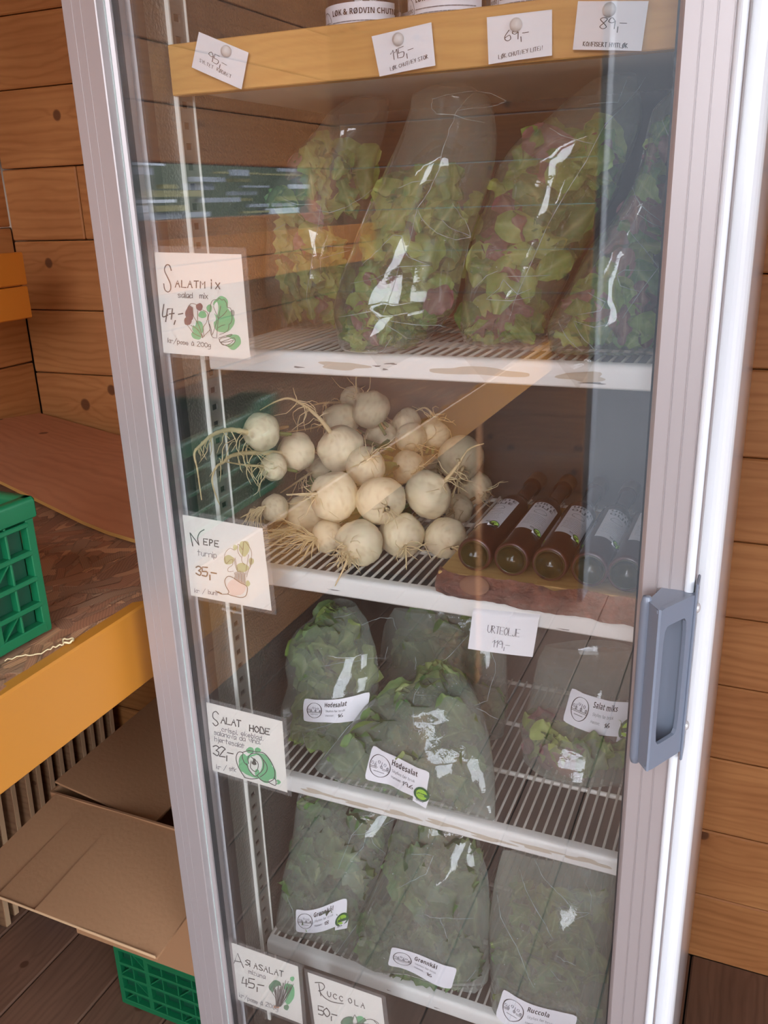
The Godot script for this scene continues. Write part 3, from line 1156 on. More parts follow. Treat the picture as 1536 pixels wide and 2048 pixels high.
func build_handle(f: Node3D) -> void:
	var h := Node3D.new()
	h.name = "door_handle"
	f.add_child(h)
	h.position = V(0.585, 0.99, 0.0)
	var y0 := -0.075
	var y1 := 0.082
	# slanted side plate with a rounded window, from the front ridge back to the door edge
	var pa := Vector2(-0.0065, 0.047)      # ridge (x, z)
	var pb := Vector2(0.0165, 0.006)       # door edge
	var dv := pb - pa
	var nrm := V(-dv.y, 0, dv.x).normalized() * 0.0035
	var pos := func(s: float, y: float, back: bool) -> Vector3:
		var p := pa + dv * s
		var q := V(p.x, y, p.y)
		return q - nrm if back else q
	var g := G.new()
	var out := []
	var inn := []
	for k in 48:
		var a := TAU * k / 48.0
		var c := cos(a)
		var d := sin(a)
		var ro := 1.0 / pow(pow(absf(c), 60.0) + pow(absf(d), 60.0), 1.0 / 60.0)
		var ri := 1.0 / pow(pow(absf(c), 9.0) + pow(absf(d), 9.0), 1.0 / 9.0)
		out.append(Vector2(0.5 + 0.5 * c * ro, (y0 + y1) / 2 + (y1 - y0) / 2 * d * ro))
		inn.append(Vector2(0.47 + 0.34 * c * ri, 0.006 + 0.058 * d * ri))
	for k in 48:
		var o1: Vector2 = out[k]
		var o2: Vector2 = out[(k + 1) % 48]
		var i1: Vector2 = inn[k]
		var i2: Vector2 = inn[(k + 1) % 48]
		g.quad(pos.call(o1.x, o1.y, false), pos.call(o2.x, o2.y, false), pos.call(i2.x, i2.y, false), pos.call(i1.x, i1.y, false))
		g.quad(pos.call(i1.x, i1.y, true), pos.call(i2.x, i2.y, true), pos.call(o2.x, o2.y, true), pos.call(o1.x, o1.y, true))
		g.quad(pos.call(i1.x, i1.y, false), pos.call(i2.x, i2.y, false), pos.call(i2.x, i2.y, true), pos.call(i1.x, i1.y, true))
		g.quad(pos.call(o1.x, o1.y, true), pos.call(o2.x, o2.y, true), pos.call(o2.x, o2.y, false), pos.call(o1.x, o1.y, false))
	part("side_plate", g, M.handle_grey, h)
	# front plate from the ridge to the rounded lip, caps above and below
	var w := G.new()
	var fp := [Vector2(-0.0205, 0.029), Vector2(-0.0185, 0.0265), Vector2(-0.0085, 0.043), Vector2(-0.0065, 0.047), Vector2(-0.0085, 0.0475), Vector2(-0.0185, 0.0335)]
	w.extrude_y(fp, y0, y1)
	part("front_plate", w, M.handle_grey, h)
	for y in [[y1 - 0.016, y1], [y0, y0 + 0.016]]:
		var cp := G.new()
		var poly := [Vector2(-0.019, 0.028), Vector2(-0.012, 0.0), Vector2(0.0165, 0.0), Vector2(0.0163, 0.006), Vector2(-0.0067, 0.0468), Vector2(-0.010, 0.0465)]
		cp.extrude_y(poly, y[0] + (0.0008 if y[0] < 0 else 0.0120), y[1] - (0.0120 if y[0] < 0 else 0.0008))
		part("end_cap", cp, M.handle_grey, h)
	var bpl := G.new()
	bpl.box(V(0.002, (y0 + y1) / 2, 0.0016), V(0.027, y1 - y0 - 0.004, 0.003), 0.0006)
	part("base_plate", bpl, M.handle_grey, h)
	var l := G.new()
	l.tube([V(-0.0205, y0 - 0.004, 0.0305), V(-0.0205, y0 + 0.002, 0.0305), V(-0.0205, y1 - 0.003, 0.0305), V(-0.0205, y1 + 0.003, 0.0305)], [0.0035, 0.0050, 0.0050, 0.0035], 14)
	part("rounded_lip", l, M.handle_grey, h)
	var s := G.new()
	s.box(V(0.0172, 0.004, -0.004), V(0.0024, 0.176, 0.024), 0.001)
	part("side_flange", s, M.handle_grey, h)
	for y in [0.066, -0.052]:
		var c := G.new()
		c.lathe([Vector2(0.0045, 0), Vector2(0.0042, 0.0015), Vector2(0.002, 0.0028), Vector2(0, 0.003)], 14, Transform3D(Basis(V(0, 0, 1), -PI / 2), V(0.0183, y, -0.002)))
		part("screw", c, M.screw, h)


# wire shelf: white front lip, rods front to back, cross rods
func wire_shelf(y: float, label: String) -> Node3D:
	var s := thing("wire_shelf", label, "shelf", V(0.3, y, -0.27), "")
	var g := G.new()
	var prof := [Vector2(0.158, 0.0), Vector2(0.1675, 0.0005), Vector2(0.171, -0.002), Vector2(0.172, -0.006), Vector2(0.172, -0.021), Vector2(0.1705, -0.0235), Vector2(0.167, -0.0235), Vector2(0.167, -0.0045), Vector2(0.158, -0.0045)]
	var rows := []
	for p in prof:
		var r := PackedVector3Array()
		for k in 21:
			r.append(V(-0.2425 + 0.485 * k / 20.0, p.y, p.x))
		rows.append(r)
	rows.append(rows[0])
	g.grid(rows, false, [], true)
	for sx in [-0.2425, 0.2425]:
		g.fill(prof, func(p): return V(sx, p.y, p.x), V(signf(sx), 0, 0))
	part("front_lip", g, M.shelf_white, s)
	for sx in [-0.243, 0.243]:
		part("side_rail", box_mesh(V(0.005, 0.010, 0.36), 0.001), M.wire_white, s, V(sx, -0.006, -0.02))
	var rod := G.new()
	rod.tube([V(0, 0, -0.172), V(0, 0, 0.162)], [0.0016, 0.0016], 8)
	var rm := rod.mesh()
	for k in 41:
		part("wire", rm, M.wire_white, s, V(-0.234 + 0.0117 * k, -0.0016, 0))
	var cr := G.new()
	cr.tube([V(-0.243, 0, 0), V(0.243, 0, 0)], [0.0032, 0.0032], 8)
	var cm := cr.mesh()
	for z in [0.052, -0.06, -0.17]:
		part("cross_rod", cm, M.wire_white, s, V(0, -0.0064, z))
	return s


func blot(parent: Node, called: String, m: Material, at: Vector3, rx: float, ry: float, wob := 0.25) -> void:
	var g := G.new()
	g.fill(oval(0, 0, rx, ry, wob, 26), func(p): return V(p.x, p.y, 0), V(0, 0, 1))
	part(called, g, m, parent, at)


func build_shelves() -> void:
	var a := wire_shelf(1.2455, "white wire shelf under the large salad bags, its front lip marked by sticker residue")
	blot(a, "sticker_residue", M.residue, V(-0.075, -0.0125, 0.1723), 0.028, 0.0042, 0.18)
	blot(a, "sticker_residue", M.residue, V(0.075, -0.012, 0.1723), 0.052, 0.004, 0.2)
	blot(a, "sticker_residue", M.residue, V(0.178, -0.0125, 0.1723), 0.022, 0.0048, 0.2)
	for q in [[-0.035, -0.011, 0.004], [-0.026, -0.014, 0.003], [-0.019, -0.008, 0.007], [0.188, -0.018, 0.012], [-0.128, -0.016, 0.006]]:
		blot(a, "scuff", M.scuff, V(q[0], q[1], 0.1724), q[2], 0.0008, 0.3)
	var b := wire_shelf(0.9855, "white wire shelf carrying the turnips and the oil bottles")
	for q in [[-0.10, -0.016, 0.007], [0.13, -0.012, 0.004], [0.17, -0.02, 0.006]]:
		blot(b, "scuff", M.scuff, V(q[0], q[1], 0.1724), q[2], 0.0005, 0.3)
	var c := wire_shelf(0.6875, "white wire shelf with a yellowed lip under the bagged heads of lettuce")
	for k in 7:
		blot(c, "sticker_residue", M.residue, V(-0.14 + k * 0.058, -0.010 - rng.randf() * 0.006, 0.1723), 0.026, 0.003, 0.3)
	var d := wire_shelf(0.3885, "lowest white wire shelf, under the bags of kale")
	for q in [[-0.05, -0.015, 0.003], [0.02, -0.017, 0.004]]:
		blot(d, "scuff", M.scuff, V(q[0], q[1], 0.1724), q[2], 0.0006, 0.3)
	# top shelf for the jars with the wooden board before it
	var t := thing("jar_shelf", "shelf panel behind the wooden board, carrying the chutney jars", "shelf", V(0.3, 1.512, -0.27))
	part("shelf_panel", box_mesh(V(0.48, 0.008, 0.34), 0.001), M.shelf_white, t)
	part("front_lip", box_mesh(V(0.48, 0.012, 0.004), 0.001), M.shelf_white, t, V(0, -0.002, 0.166))
	var w := thing("wooden_board", "varnished wooden board along the top shelf with four price cards pinned on it", "board", V(0.301, 1.5265, -0.0935))
	plank("board", V(0.496, 0.0465, 0.016), V(0, 0, 0), M.yellow_board, w, 0.0, 0.001)


# ---------------------------------------------------------------- cards and signs
func pinned_card(corners: Array, label: String, lines: Array, pin: Vector2) -> void:
	var z := -0.0835
	var o := V(corners[0][0], corners[0][1], z)
	var w := []
	for k in 4:
		var q: Array = corners[k]
		w.append(V(q[0], q[1], z + [0.0012, 0.0022, 0.004, 0.003][k]) - o)
	var t := thing("price_card", label, "price card", o, "")
	var g := G.new()
	var bl := func(u: float, v: float) -> Vector3:
		var p: Vector3 = w[0] * (1 - u) * (1 - v) + w[1] * u * (1 - v) + w[2] * u * v + w[3] * (1 - u) * v
		return p + V(0, 0, 0.0012 * sin(u * PI) * v)
	var rows := []
	for i in 7:
		var r := PackedVector3Array()
		for k in 9:
			r.append(bl.call(k / 8.0, 1.0 - i / 6.0))
		rows.append(r)
	g.grid(rows)
	part("paper", g, M.paper_white, t)
	var sh := Sheet.new()
	sh.map = func(p): return bl.call(p.x, p.y)
	for l in lines:
		sh.pen("ink_black", l[0], l[1], 0.0004)
	finish_sheet(sh, t)
	var pn := G.new()
	pn.lathe([Vector2(0.0052, 0), Vector2(0.0054, 0.0016), Vector2(0.0046, 0.0036), Vector2(0.0022, 0.0046), Vector2(0, 0.0048)], 20, Transform3D(Basis(V(1, 0, 0), PI / 2), bl.call(pin.x, pin.y) + V(0, 0, 0.0006)))
	part("push_pin", pn, M.pin_white, t)


# lettering in a unit square (u right, v down), for the small cards
func unit_word(s: String, x: float, y: float, h: float, dy: float, asp: float, pitch := 5.6) -> Array:
	var out := []
	for st in word(s, x / asp, y, h, pitch, dy):
		var p := PackedVector2Array()
		for q in st:
			p.append(Vector2(q.x * asp, q.y))
		out.append(p)
	return out


func build_cards() -> void:
	pinned_card([[0.094, 1.557], [0.149, 1.534], [0.139, 1.5025], [0.083, 1.5265]], "tilted price card reading 95 on the wooden board", [[unit_word("95,-", 0.28, 0.60, 0.23, 0.1, 0.60, 4.9), 0.013], [unit_word("SYLTET  RØDBET", 0.13, 0.76, 0.085, 0.07, 0.58, 6.0), 0.008]], Vector2(0.60, 0.20))
	pinned_card([[0.278, 1.536], [0.336, 1.5415], [0.340, 1.507], [0.2855, 1.5025]], "price card reading 115 and LØK CHUTNEY STOR, pinned on the wooden board", [[unit_word("115,-", 0.27, 0.68, 0.23, -0.1, 0.6, 4.9), 0.013], [unit_word("LØK CHUTNEY STOR", 0.22, 0.92, 0.088, -0.1, 0.52, 5.8), 0.009]], Vector2(0.44, 0.22))
	pinned_card([[0.386, 1.5405], [0.4425, 1.5405], [0.444, 1.506], [0.3885, 1.504]], "price card reading 69 and LØK CHUTNEY LITEN, pinned on the wooden board", [[unit_word("69,-", 0.28, 0.56, 0.22, -0.05, 0.62, 4.9), 0.013], [unit_word("LØK CHUTNEY LITEN", 0.17, 0.92, 0.088, -0.06, 0.52, 5.8), 0.009]], Vector2(0.46, 0.24))
	pinned_card([[0.4635, 1.5445], [0.520, 1.5385], [0.517, 1.503], [0.461, 1.509]], "price card reading 89 on the wooden board, beside the door frame", [[unit_word("89,-", 0.36, 0.56, 0.23, 0.0, 0.62, 4.9), 0.013], [unit_word("KONFISERT HVITLØK", 0.15, 0.92, 0.088, 0.02, 0.50, 5.8), 0.011]], Vector2(0.47, 0.18))
	# folded paper over the shelf lip
	var t := thing("price_card", "folded white paper reading URTEOLJE hung over the shelf lip below the bottles", "price card", V(0.371, 0.9725, -0.0945))
	var g := G.new()
	var rows := []
	for q in [[-0.0455, 0.004], [-0.03, 0.0025], [-0.004, 0.0015], [0.0005, -0.001], [0.002, -0.006]]:
		var r := PackedVector3Array()
		for k in 9:
			var u := k / 8.0
			var lo: float = clampf(-q[0] / 0.0455, 0, 1)
			r.append(V(lerpf(0.0, 0.0735, u) - 0.0045 * lo + (0.0 if u < 0.5 else -0.0008 * lo), q[0] + u * lerpf(0.0045, 0.0035, lo), q[1] + 0.0012 * sin(u * PI) * lo))
		rows.append(r)
	g.grid(rows)
	part("paper", g, M.paper_white, t)
	var sh := Sheet.new()
	sh.map = func(p): return V(0.0735 * p.x - 0.0045 * p.y, -0.0455 * p.y + p.x * 0.004, lerpf(0.0015, 0.004, p.y) + 0.0012 * sin(p.x * PI) * p.y)
	sh.pen("ink_grey", unit_word("URTEOLJE", 0.27, 0.50, 0.19, 0.02, 0.40, 4.9), 0.010)
	sh.pen("ink_grey", unit_word("119,-", 0.37, 0.85, 0.18, 0.02, 0.5, 5.0), 0.010)
	finish_sheet(sh, t)


func sign_card(label: String, called: String, c: Array, tl: Vector2, tr: Vector2, bl: Vector2) -> Array:
	# c: world corners tl, tr, br, bl on the inner face of the door
	var z := -0.0325
	var o := V(c[0][0], c[0][1], z)
	var w := []
	for q in c:
		w.append(V(q[0], q[1], z) - o)
	var t := thing(called, label, "price sign", o)
	var g := G.new()
	g.quad(w[3], w[2], w[1], w[0])
	part("paper", g, M.paper, t)
	var lam := G.new()
	var cen: Vector3 = (w[0] + w[1] + w[2] + w[3]) / 4.0
	var e := []
	for q in w:
		e.append(cen + (q - cen) * 1.10 + V(0.001, 0.0012, 0.0007))
	lam.quad(e[3], e[2], e[1], e[0])
	part("laminate", lam, M.laminate, t)
	return [t, sheet_from(tl, tr, bl, w)]


func build_signs() -> void:
	# --- salad mix
	var a := sign_card("laminated price sign with hand-drawn red and green salad leaves, reading SALATMIX", "price_sign", [[0.049, 1.354], [0.153, 1.351], [0.1535, 1.248], [0.046, 1.251]], Vector2(75, 140), Vector2(1095, 165), Vector2(190, 1320))
	var s: Sheet = a[1]
	var k := "ink_black"
	s.fill("wash_green", oval(870, 720, 85, 90), 0.0002)
	s.fill("wash_green", oval(900, 900, 120, 150), 0.00021)
	s.fill("wash_green", oval(735, 770, 32, 45), 0.00022)
	s.fill("wash_green", oval(655, 845, 48, 42), 0.00023)
	s.fill("wash_green", oval(605, 1000, 66, 80), 0.00024)
	s.fill("wash_green", oval(590, 1085, 62, 55), 0.00025)
	s.fill("wash_green", oval(1010, 1145, 92, 90), 0.00026)
	s.fill("wash_grey", oval(1000, 820, 28, 40), 0.00019)
	s.fill("wash_white", oval(815, 770, 26, 75), 0.0003)
	s.fill("wash_white", oval(775, 880, 38, 50), 0.00031)
	s.fill("wash_white", oval(560, 920, 22, 60), 0.00032)
	s.fill("wash_white", oval(940, 1140, 85, 45), 0.00033)
	s.fill("ink_red", oval(503, 835, 48, 88, 0.08), 0.0004)
	s.fill("ink_red", oval(483, 925, 45, 50, 0.05), 0.00041)
	s.fill("ink_red", oval(620, 757, 40, 44), 0.00042)
	s.pen(k, [line([285, 345, 262, 288, 222, 288, 203, 345, 240, 425, 275, 500, 276, 565, 245, 593, 207, 565, 194, 500])], 12)
	s.pen(k, word("ALATM", 334, 535, 78, 5.6, 0.02) + word("ix", 758, 545, 100, 6.8), 12)
	s.pen(k, word("salad  mix", 368, 655, 62, 5.0, 0.02), 6)
	s.pen(k, [line([195, 740, 180, 880, 245, 862]), line([240, 790, 218, 940]), line([250, 790, 300, 785, 285, 910], false), line([262, 850, 320, 840]), line([335, 925, 320, 970]), line([372, 850, 425, 838])], 14)
	s.pen(k, word("kr/pose à 200g", 246, 1190, 54, 4.75, 0.09), 6)
	s.pen("ink_brown", [line([665, 1115, 560, 1070, 510, 1010, 460, 950]), line([665, 1115, 610, 960, 555, 870, 540, 760]), line([665, 1115, 600, 1020, 520, 975]), line([680, 1100, 665, 1000, 705, 930, 720, 830, 660, 790]), line([490, 760, 520, 722, 570, 725, 592, 742]), line([600, 940, 600, 800]), line([660, 1110, 745, 1020])], 6)
	s.pen(k, [line([830, 1110, 770, 1095, 740, 980, 725, 880, 745, 800, 760, 700, 800, 668, 830, 676, 850, 652, 880, 672, 905, 665, 935, 705, 945, 750, 985, 770, 1000, 880, 985, 930, 965, 950, 960, 1000, 925, 1040, 860, 1068]), line([825, 1100, 838, 930, 868, 740]), line([840, 880, 785, 750]), line([850, 880, 905, 835, 942, 785]), line([840, 990, 880, 965, 920, 952]), line([778, 1070, 800, 1000, 830, 900]), line([770, 1080, 757, 1000, 738, 950])], 6)
	s.pen(k, [line([850, 1110, 930, 1080, 1000, 1060, 975, 1085, 880, 1110, 860, 1150, 920, 1190, 985, 1200, 1035, 1140, 1020, 1100, 940, 1130, 870, 1160, 950, 1150, 1020, 1130, 960, 1180, 890, 1185, 850, 1120])], 7)
	finish_sheet(s, a[0])
	# --- turnip
	a = sign_card("laminated price sign with a hand-drawn turnip, reading NEPE", "price_sign", [[0.046, 1.068], [0.151, 1.064], [0.154, 0.965], [0.045, 0.967]], Vector2(170, 100), Vector2(1115, 265), Vector2(270, 1055))
	s = a[1]
	s.fill("wash_olive", oval(725, 625, 62, 55), 0.0002)
	s.fill("wash_olive", oval(905, 490, 62, 90), 0.00021)
	s.fill("wash_olive", oval(880, 715, 75, 55), 0.00022)
	s.fill("wash_olive", oval(985, 640, 30, 40), 0.00023)
	s.fill("wash_olive", oval(800, 480, 26, 32), 0.00024)
	s.fill("wash_olive", oval(945, 900, 26, 36), 0.00025)
	s.fill("wash_pink", oval(810, 950, 110, 100, 0.03), 0.00026)
	s.pen(k, [line([265, 310, 297, 462]), line([268, 312, 372, 450], false), line([372, 450, 358, 370, 385, 305, 436, 274])], 11)
	s.pen(k, word("EPE", 430, 445, 68, 6.2, 0.16), 13)
	s.pen("ink_grey", word("turnip", 356, 570, 66, 5.0, 0.15), 6)
	s.pen("ink_brown", word("35,-", 335, 800, 104, 4.8, 0.14, 0.9), 16)
	s.pen("ink_grey", word("kr / bunt", 318, 1015, 50, 4.7, 0.15), 6)
	s.pen("ink_brown", [line([780, 835, 720, 815, 680, 860, 690, 930, 725, 995, 720, 1030, 800, 1055, 875, 1066, 925, 1040, 942, 960, 920, 920, 850, 885, 780, 835]), line([720, 1028, 650, 1032, 605, 1012, 570, 992]), line([640, 1022, 600, 1000])], 8)
	s.pen("ink_brown", [line([780, 755, 722, 760, 720, 720, 770, 680, 770, 620, 735, 630, 700, 665, 680, 620, 685, 545, 740, 490, 790, 510]), line([800, 600, 815, 680, 830, 740]), line([790, 610, 805, 700, 830, 760]), line([870, 590, 835, 530, 835, 440, 870, 480, 890, 500, 905, 410, 950, 450, 990, 530, 985, 620, 970, 700]), line([875, 605, 890, 540, 900, 420]), line([875, 600, 880, 640, 910, 680]), line([955, 560, 945, 640, 930, 720, 925, 790]), line([990, 600, 985, 680, 950, 750, 935, 820])], 5)
	for q in 9:
		s.pen("ink_brown", [line([790 + q * 15, 750 + 6 * absf(q - 4), 800 + q * 14, 800, 795 + q * 15, 850 + q * 7])], 6)
	finish_sheet(s, a[0])
	# --- lettuce head
	a = sign_card("laminated price sign with a hand-drawn green lettuce head, reading SALAT HODE", "price_sign", [[0.049, 0.824], [0.156, 0.821], [0.155, 0.720], [0.047, 0.724]], Vector2(445, 388), Vector2(1030, 535), Vector2(492, 915))
	s = a[1]
	s.fill("wash_green", oval(835, 865, 125, 95), 0.0002)
	s.fill("wash_green", oval(925, 930, 70, 70), 0.00021)
	s.fill("wash_green", oval(740, 850, 42, 70), 0.00022)
	s.fill("wash_green", oval(790, 750, 30, 24), 0.00023)
	s.fill("wash_green", oval(848, 748, 24, 20), 0.00024)
	s.fill("wash_green", oval(1005, 985, 20, 18), 0.00025)
	s.fill("wash_white", oval(830, 860, 55, 78), 0.0003)
	s.fill("wash_white", oval(965, 985, 34, 22), 0.00031)
	s.fill("wash_green", oval(845, 920, 18, 30), 0.00035)
	s.fill("ink_black", oval(822, 838, 16, 26, 0.2), 0.0004)
	s.pen(k, [line([545, 478, 525, 458, 502, 470, 502, 505, 530, 530, 541, 552, 520, 566, 499, 545])], 7)
	s.pen(k, word("ALAT", 565, 545, 48, 5.0, 0.2) + word("HODE", 786, 603, 44, 5.4, 0.19), 8)
	s.pen("ink_grey", word("crispi. ekeblad.", 570, 607, 34, 5.5, 0.23) + word("salanova da vinci.", 510, 632, 36, 5.0, 0.23) + word("hjertesalat", 513, 682, 36, 5.0, 0.23), 4)
	s.pen(k, word("32,-", 500, 790, 76, 4.2, 0.17, 0.9), 8)
	s.pen("ink_grey", word("kr / stk", 525, 898, 34, 4.2, 0.18), 4)
	s.pen(k, [line([750, 960, 700, 880, 682, 810, 700, 765, 735, 770, 730, 800, 745, 840, 765, 860]), line([735, 765, 780, 752, 850, 760, 900, 770, 950, 830, 980, 900, 975, 960, 930, 985, 880, 975, 850, 945]), line([765, 850, 785, 900, 830, 945, 860, 925, 890, 890, 895, 840, 880, 800, 840, 770, 800, 775, 775, 805, 780, 850]), line([800, 800, 850, 840, 850, 890, 830, 910, 795, 880, 800, 830]), line([750, 960, 800, 968, 850, 962]), line([930, 985, 985, 1010, 990, 975, 975, 950]), line([880, 800, 920, 860, 915, 910, 870, 950])], 6)
	finish_sheet(s, a[0])
	# --- mizuna
	a = sign_card("laminated price sign with a drawn bunch of mizuna, reading ASIASALAT", "price_sign", [[0.041, 0.443], [0.149, 0.441], [0.149, 0.338], [0.040, 0.339]], Vector2(620, 500), Vector2(1145, 700), Vector2(665, 940))
	s = a[1]
	s.fill("wash_dark_green", oval(980, 850, 48, 50), 0.0002)
	s.fill("wash_green", oval(1080, 900, 44, 80), 0.00021)
	s.fill("wash_green", oval(1105, 790, 16, 18), 0.00022)
	s.fill("wash_dark_green", oval(1065, 1008, 20, 22), 0.00023)
	s.fill("wash_white", oval(1012, 920, 52, 80, 0.03), 0.00026)
	s.fill("wash_orange", oval(990, 1003, 22, 14), 0.0004)
	s.pen(k, [line([662, 662, 688, 588, 735, 698], false), line([664, 645, 712, 655])], 6)
	s.pen(k, word("S", 752, 680, 40, 6) + word("i", 785, 692, 44, 6) + word("ASALAT", 815, 705, 42, 5.5, 0.31), 6)
	s.pen("ink_grey", word("mizuna", 775, 742, 32, 5.5, 0.36), 4)
	s.pen(k, word("45,-", 722, 838, 68, 4.6, 0.2), 8)
	s.pen("ink_grey", word("kr/pose à 200g", 700, 925, 33, 4.6, 0.42), 3.5)
	for q in 26:
		var x := 955.0 + q * 6.4
		s.pen(k, [line([985 + q * 1.3 + rng.randf() * 6, 1000, 975 + q * 3.4 + rng.randf() * 8, 925 + rng.randf() * 20, x, 800 + rng.randf() * 60 + absf(q - 16) * 2])], 4)
	finish_sheet(s, a[0])
	# --- rocket
	a = sign_card("laminated price sign with a drawn rocket plant, reading RUCCOLA", "price_sign", [[0.163, 0.437], [0.270, 0.437], [0.276, 0.341], [0.168, 0.341]], Vector2(755, 345), Vector2(1390, 545), Vector2(810, 830))
	s = a[1]
	s.fill("wash_dark_green", oval(1120, 775, 75, 60), 0.0002)
	s.fill("wash_green", oval(1210, 745, 50, 38), 0.00021)
	s.fill("wash_dark_green", oval(1230, 770, 40, 30), 0.00022)
	s.fill("wash_white", oval(1300, 770, 55, 34), 0.00023)
	s.fill("wash_white", oval(1165, 745, 18, 45), 0.00024)
	s.pen(k, [line([855, 440, 862, 490, 872, 545]), line([822, 430, 880, 432, 905, 460, 890, 490, 850, 500]), line([858, 500, 900, 555, 970, 592, 1068, 605])], 7)
	s.pen(k, word("UCC", 930, 545, 42, 7.4, 0.30) + word("OLA", 1112, 592, 42, 7.6, 0.33), 7)
	s.pen(k, word("50,-", 845, 705, 74, 4.3, 0.25, 0.95), 9)
	s.pen(k, [line([1050, 800, 1060, 740, 1120, 715, 1145, 745, 1165, 695, 1185, 745, 1190, 800]), line([1240, 740, 1300, 728, 1350, 745, 1365, 765, 1320, 795, 1260, 790, 1230, 760]), line([1120, 770, 1280, 770]), line([1230, 735, 1250, 720, 1255, 745]), line([1330, 740, 1370, 780])], 5)
	finish_sheet(s, a[0])
	# strip of clear tape under the turnip sign
	var tp := G.new()
	tp.quad(V(0, 0, 0), V(0.026, -0.0015, 0), V(0.027, 0.0012, 0), V(0.0, 0.0030, 0))
	tag(part("tape_strip", tp, M.tape, self, V(0.087, 0.9555, -0.0318)), "short strip of clear tape on the door glass under the turnip sign", "tape")


# ---------------------------------------------------------------- leaves
func leaf_mesh(kind: int, base: Color, rib: Color, sd: int) -> ArrayMesh:
	# unit leaf: length 1 along y, width about 0.7; kind 0 ruffled, 1 lobed smooth, 2 curly kale, 3 small oval
	var r := RandomNumberGenerator.new()
	r.seed = sd
	var ph := r.randf() * TAU
	var rows := []
	var cols := []
	var nu := 13
	var nv := 11
	for i in nu:
		var u := float(i) / (nu - 1)
		var row := PackedVector3Array()
		var cc := PackedColorArray()
		var wid := 0.10 + 0.62 * pow(sin(PI * clampf(u * 0.93 + 0.02, 0, 1)), 0.8) * (0.55 + 0.6 * u)
		if kind == 1:
			wid *= 0.75 + 0.3 * sin(u * 16.0 + ph)
		elif kind == 3:
			wid = 0.05 + 0.42 * pow(sin(PI * clampf(u * 1.05 - 0.1, 0, 1)), 0.9)
		for k in nv:
			var s := 2.0 * k / (nv - 1) - 1.0
			var e := absf(s)
			var ruf := 0.0
			if kind == 0:
				ruf = 0.085 * e * e * sin(u * 21.0 + ph + s * 2.5) + 0.05 * sin(u * 7 + s * 4 + ph)
			elif kind == 1:
				ruf = 0.05 * e * sin(u * 9.0 + ph + s) + 0.03 * sin(s * 5 + u * 4)
			elif kind == 2:
				ruf = 0.12 * e * e * sin(u * 34.0 + ph + s * 5.0) + 0.05 * sin(u * 13 + s * 8 + ph)
			else:
				ruf = 0.03 * sin(s * 3.0 + u * 5.0 + ph)
			var bend := 0.22 * (u - 0.4) * (u - 0.4) - 0.12 * (1.0 - s * s) + 0.05 * sin(ph)
			row.append(V(s * wid * 0.5, u, ruf + bend))
			var t := exp(-e * e * 40.0) * (1.0 - u * 0.7) + exp(-pow(fmod(u * 5.0 + e * 1.3, 1.0) - 0.5, 2) * 120.0) * 0.22
			cc.append(base.lerp(rib, clampf(t, 0, 1)).lerp(base * 0.8, 0.25 * r.randf()))
		rows.append(row)
		cols.append(cc)
	var g := G.new()
	g.grid(rows, false, cols)
	return g.mesh()


var LEAVES := {}


func make_leaves() -> void:
	var pale := Color(0.52, 0.58, 0.26)
	var sets := {
		"bright": [[0, Color(0.20, 0.33, 0.06)], [0, Color(0.28, 0.40, 0.10)], [1, Color(0.15, 0.28, 0.05)]],
		"lime": [[0, Color(0.38, 0.47, 0.14)], [1, Color(0.34, 0.44, 0.11)]],
		"deep": [[0, Color(0.07, 0.19, 0.05)], [1, Color(0.09, 0.24, 0.06)]],
		"purple": [[1, Color(0.20, 0.08, 0.10)], [0, Color(0.26, 0.12, 0.13)]],
		"head": [[0, Color(0.13, 0.24, 0.08)], [0, Color(0.17, 0.28, 0.10)], [1, Color(0.24, 0.32, 0.10)]],
		"kale": [[2, Color(0.055, 0.13, 0.06)], [2, Color(0.085, 0.17, 0.075)], [2, Color(0.12, 0.20, 0.08)]],
		"rocket": [[3, Color(0.16, 0.24, 0.06)], [3, Color(0.22, 0.29, 0.08)], [1, Color(0.12, 0.20, 0.06)]],
	}
	for k in sets:
		LEAVES[k] = []
		var i := 0
		for q in sets[k]:
			LEAVES[k].append(leaf_mesh(q[0], q[1], pale if k != "purple" else Color(0.45, 0.33, 0.30), 7 + i * 13 + k.length()))
			i += 1


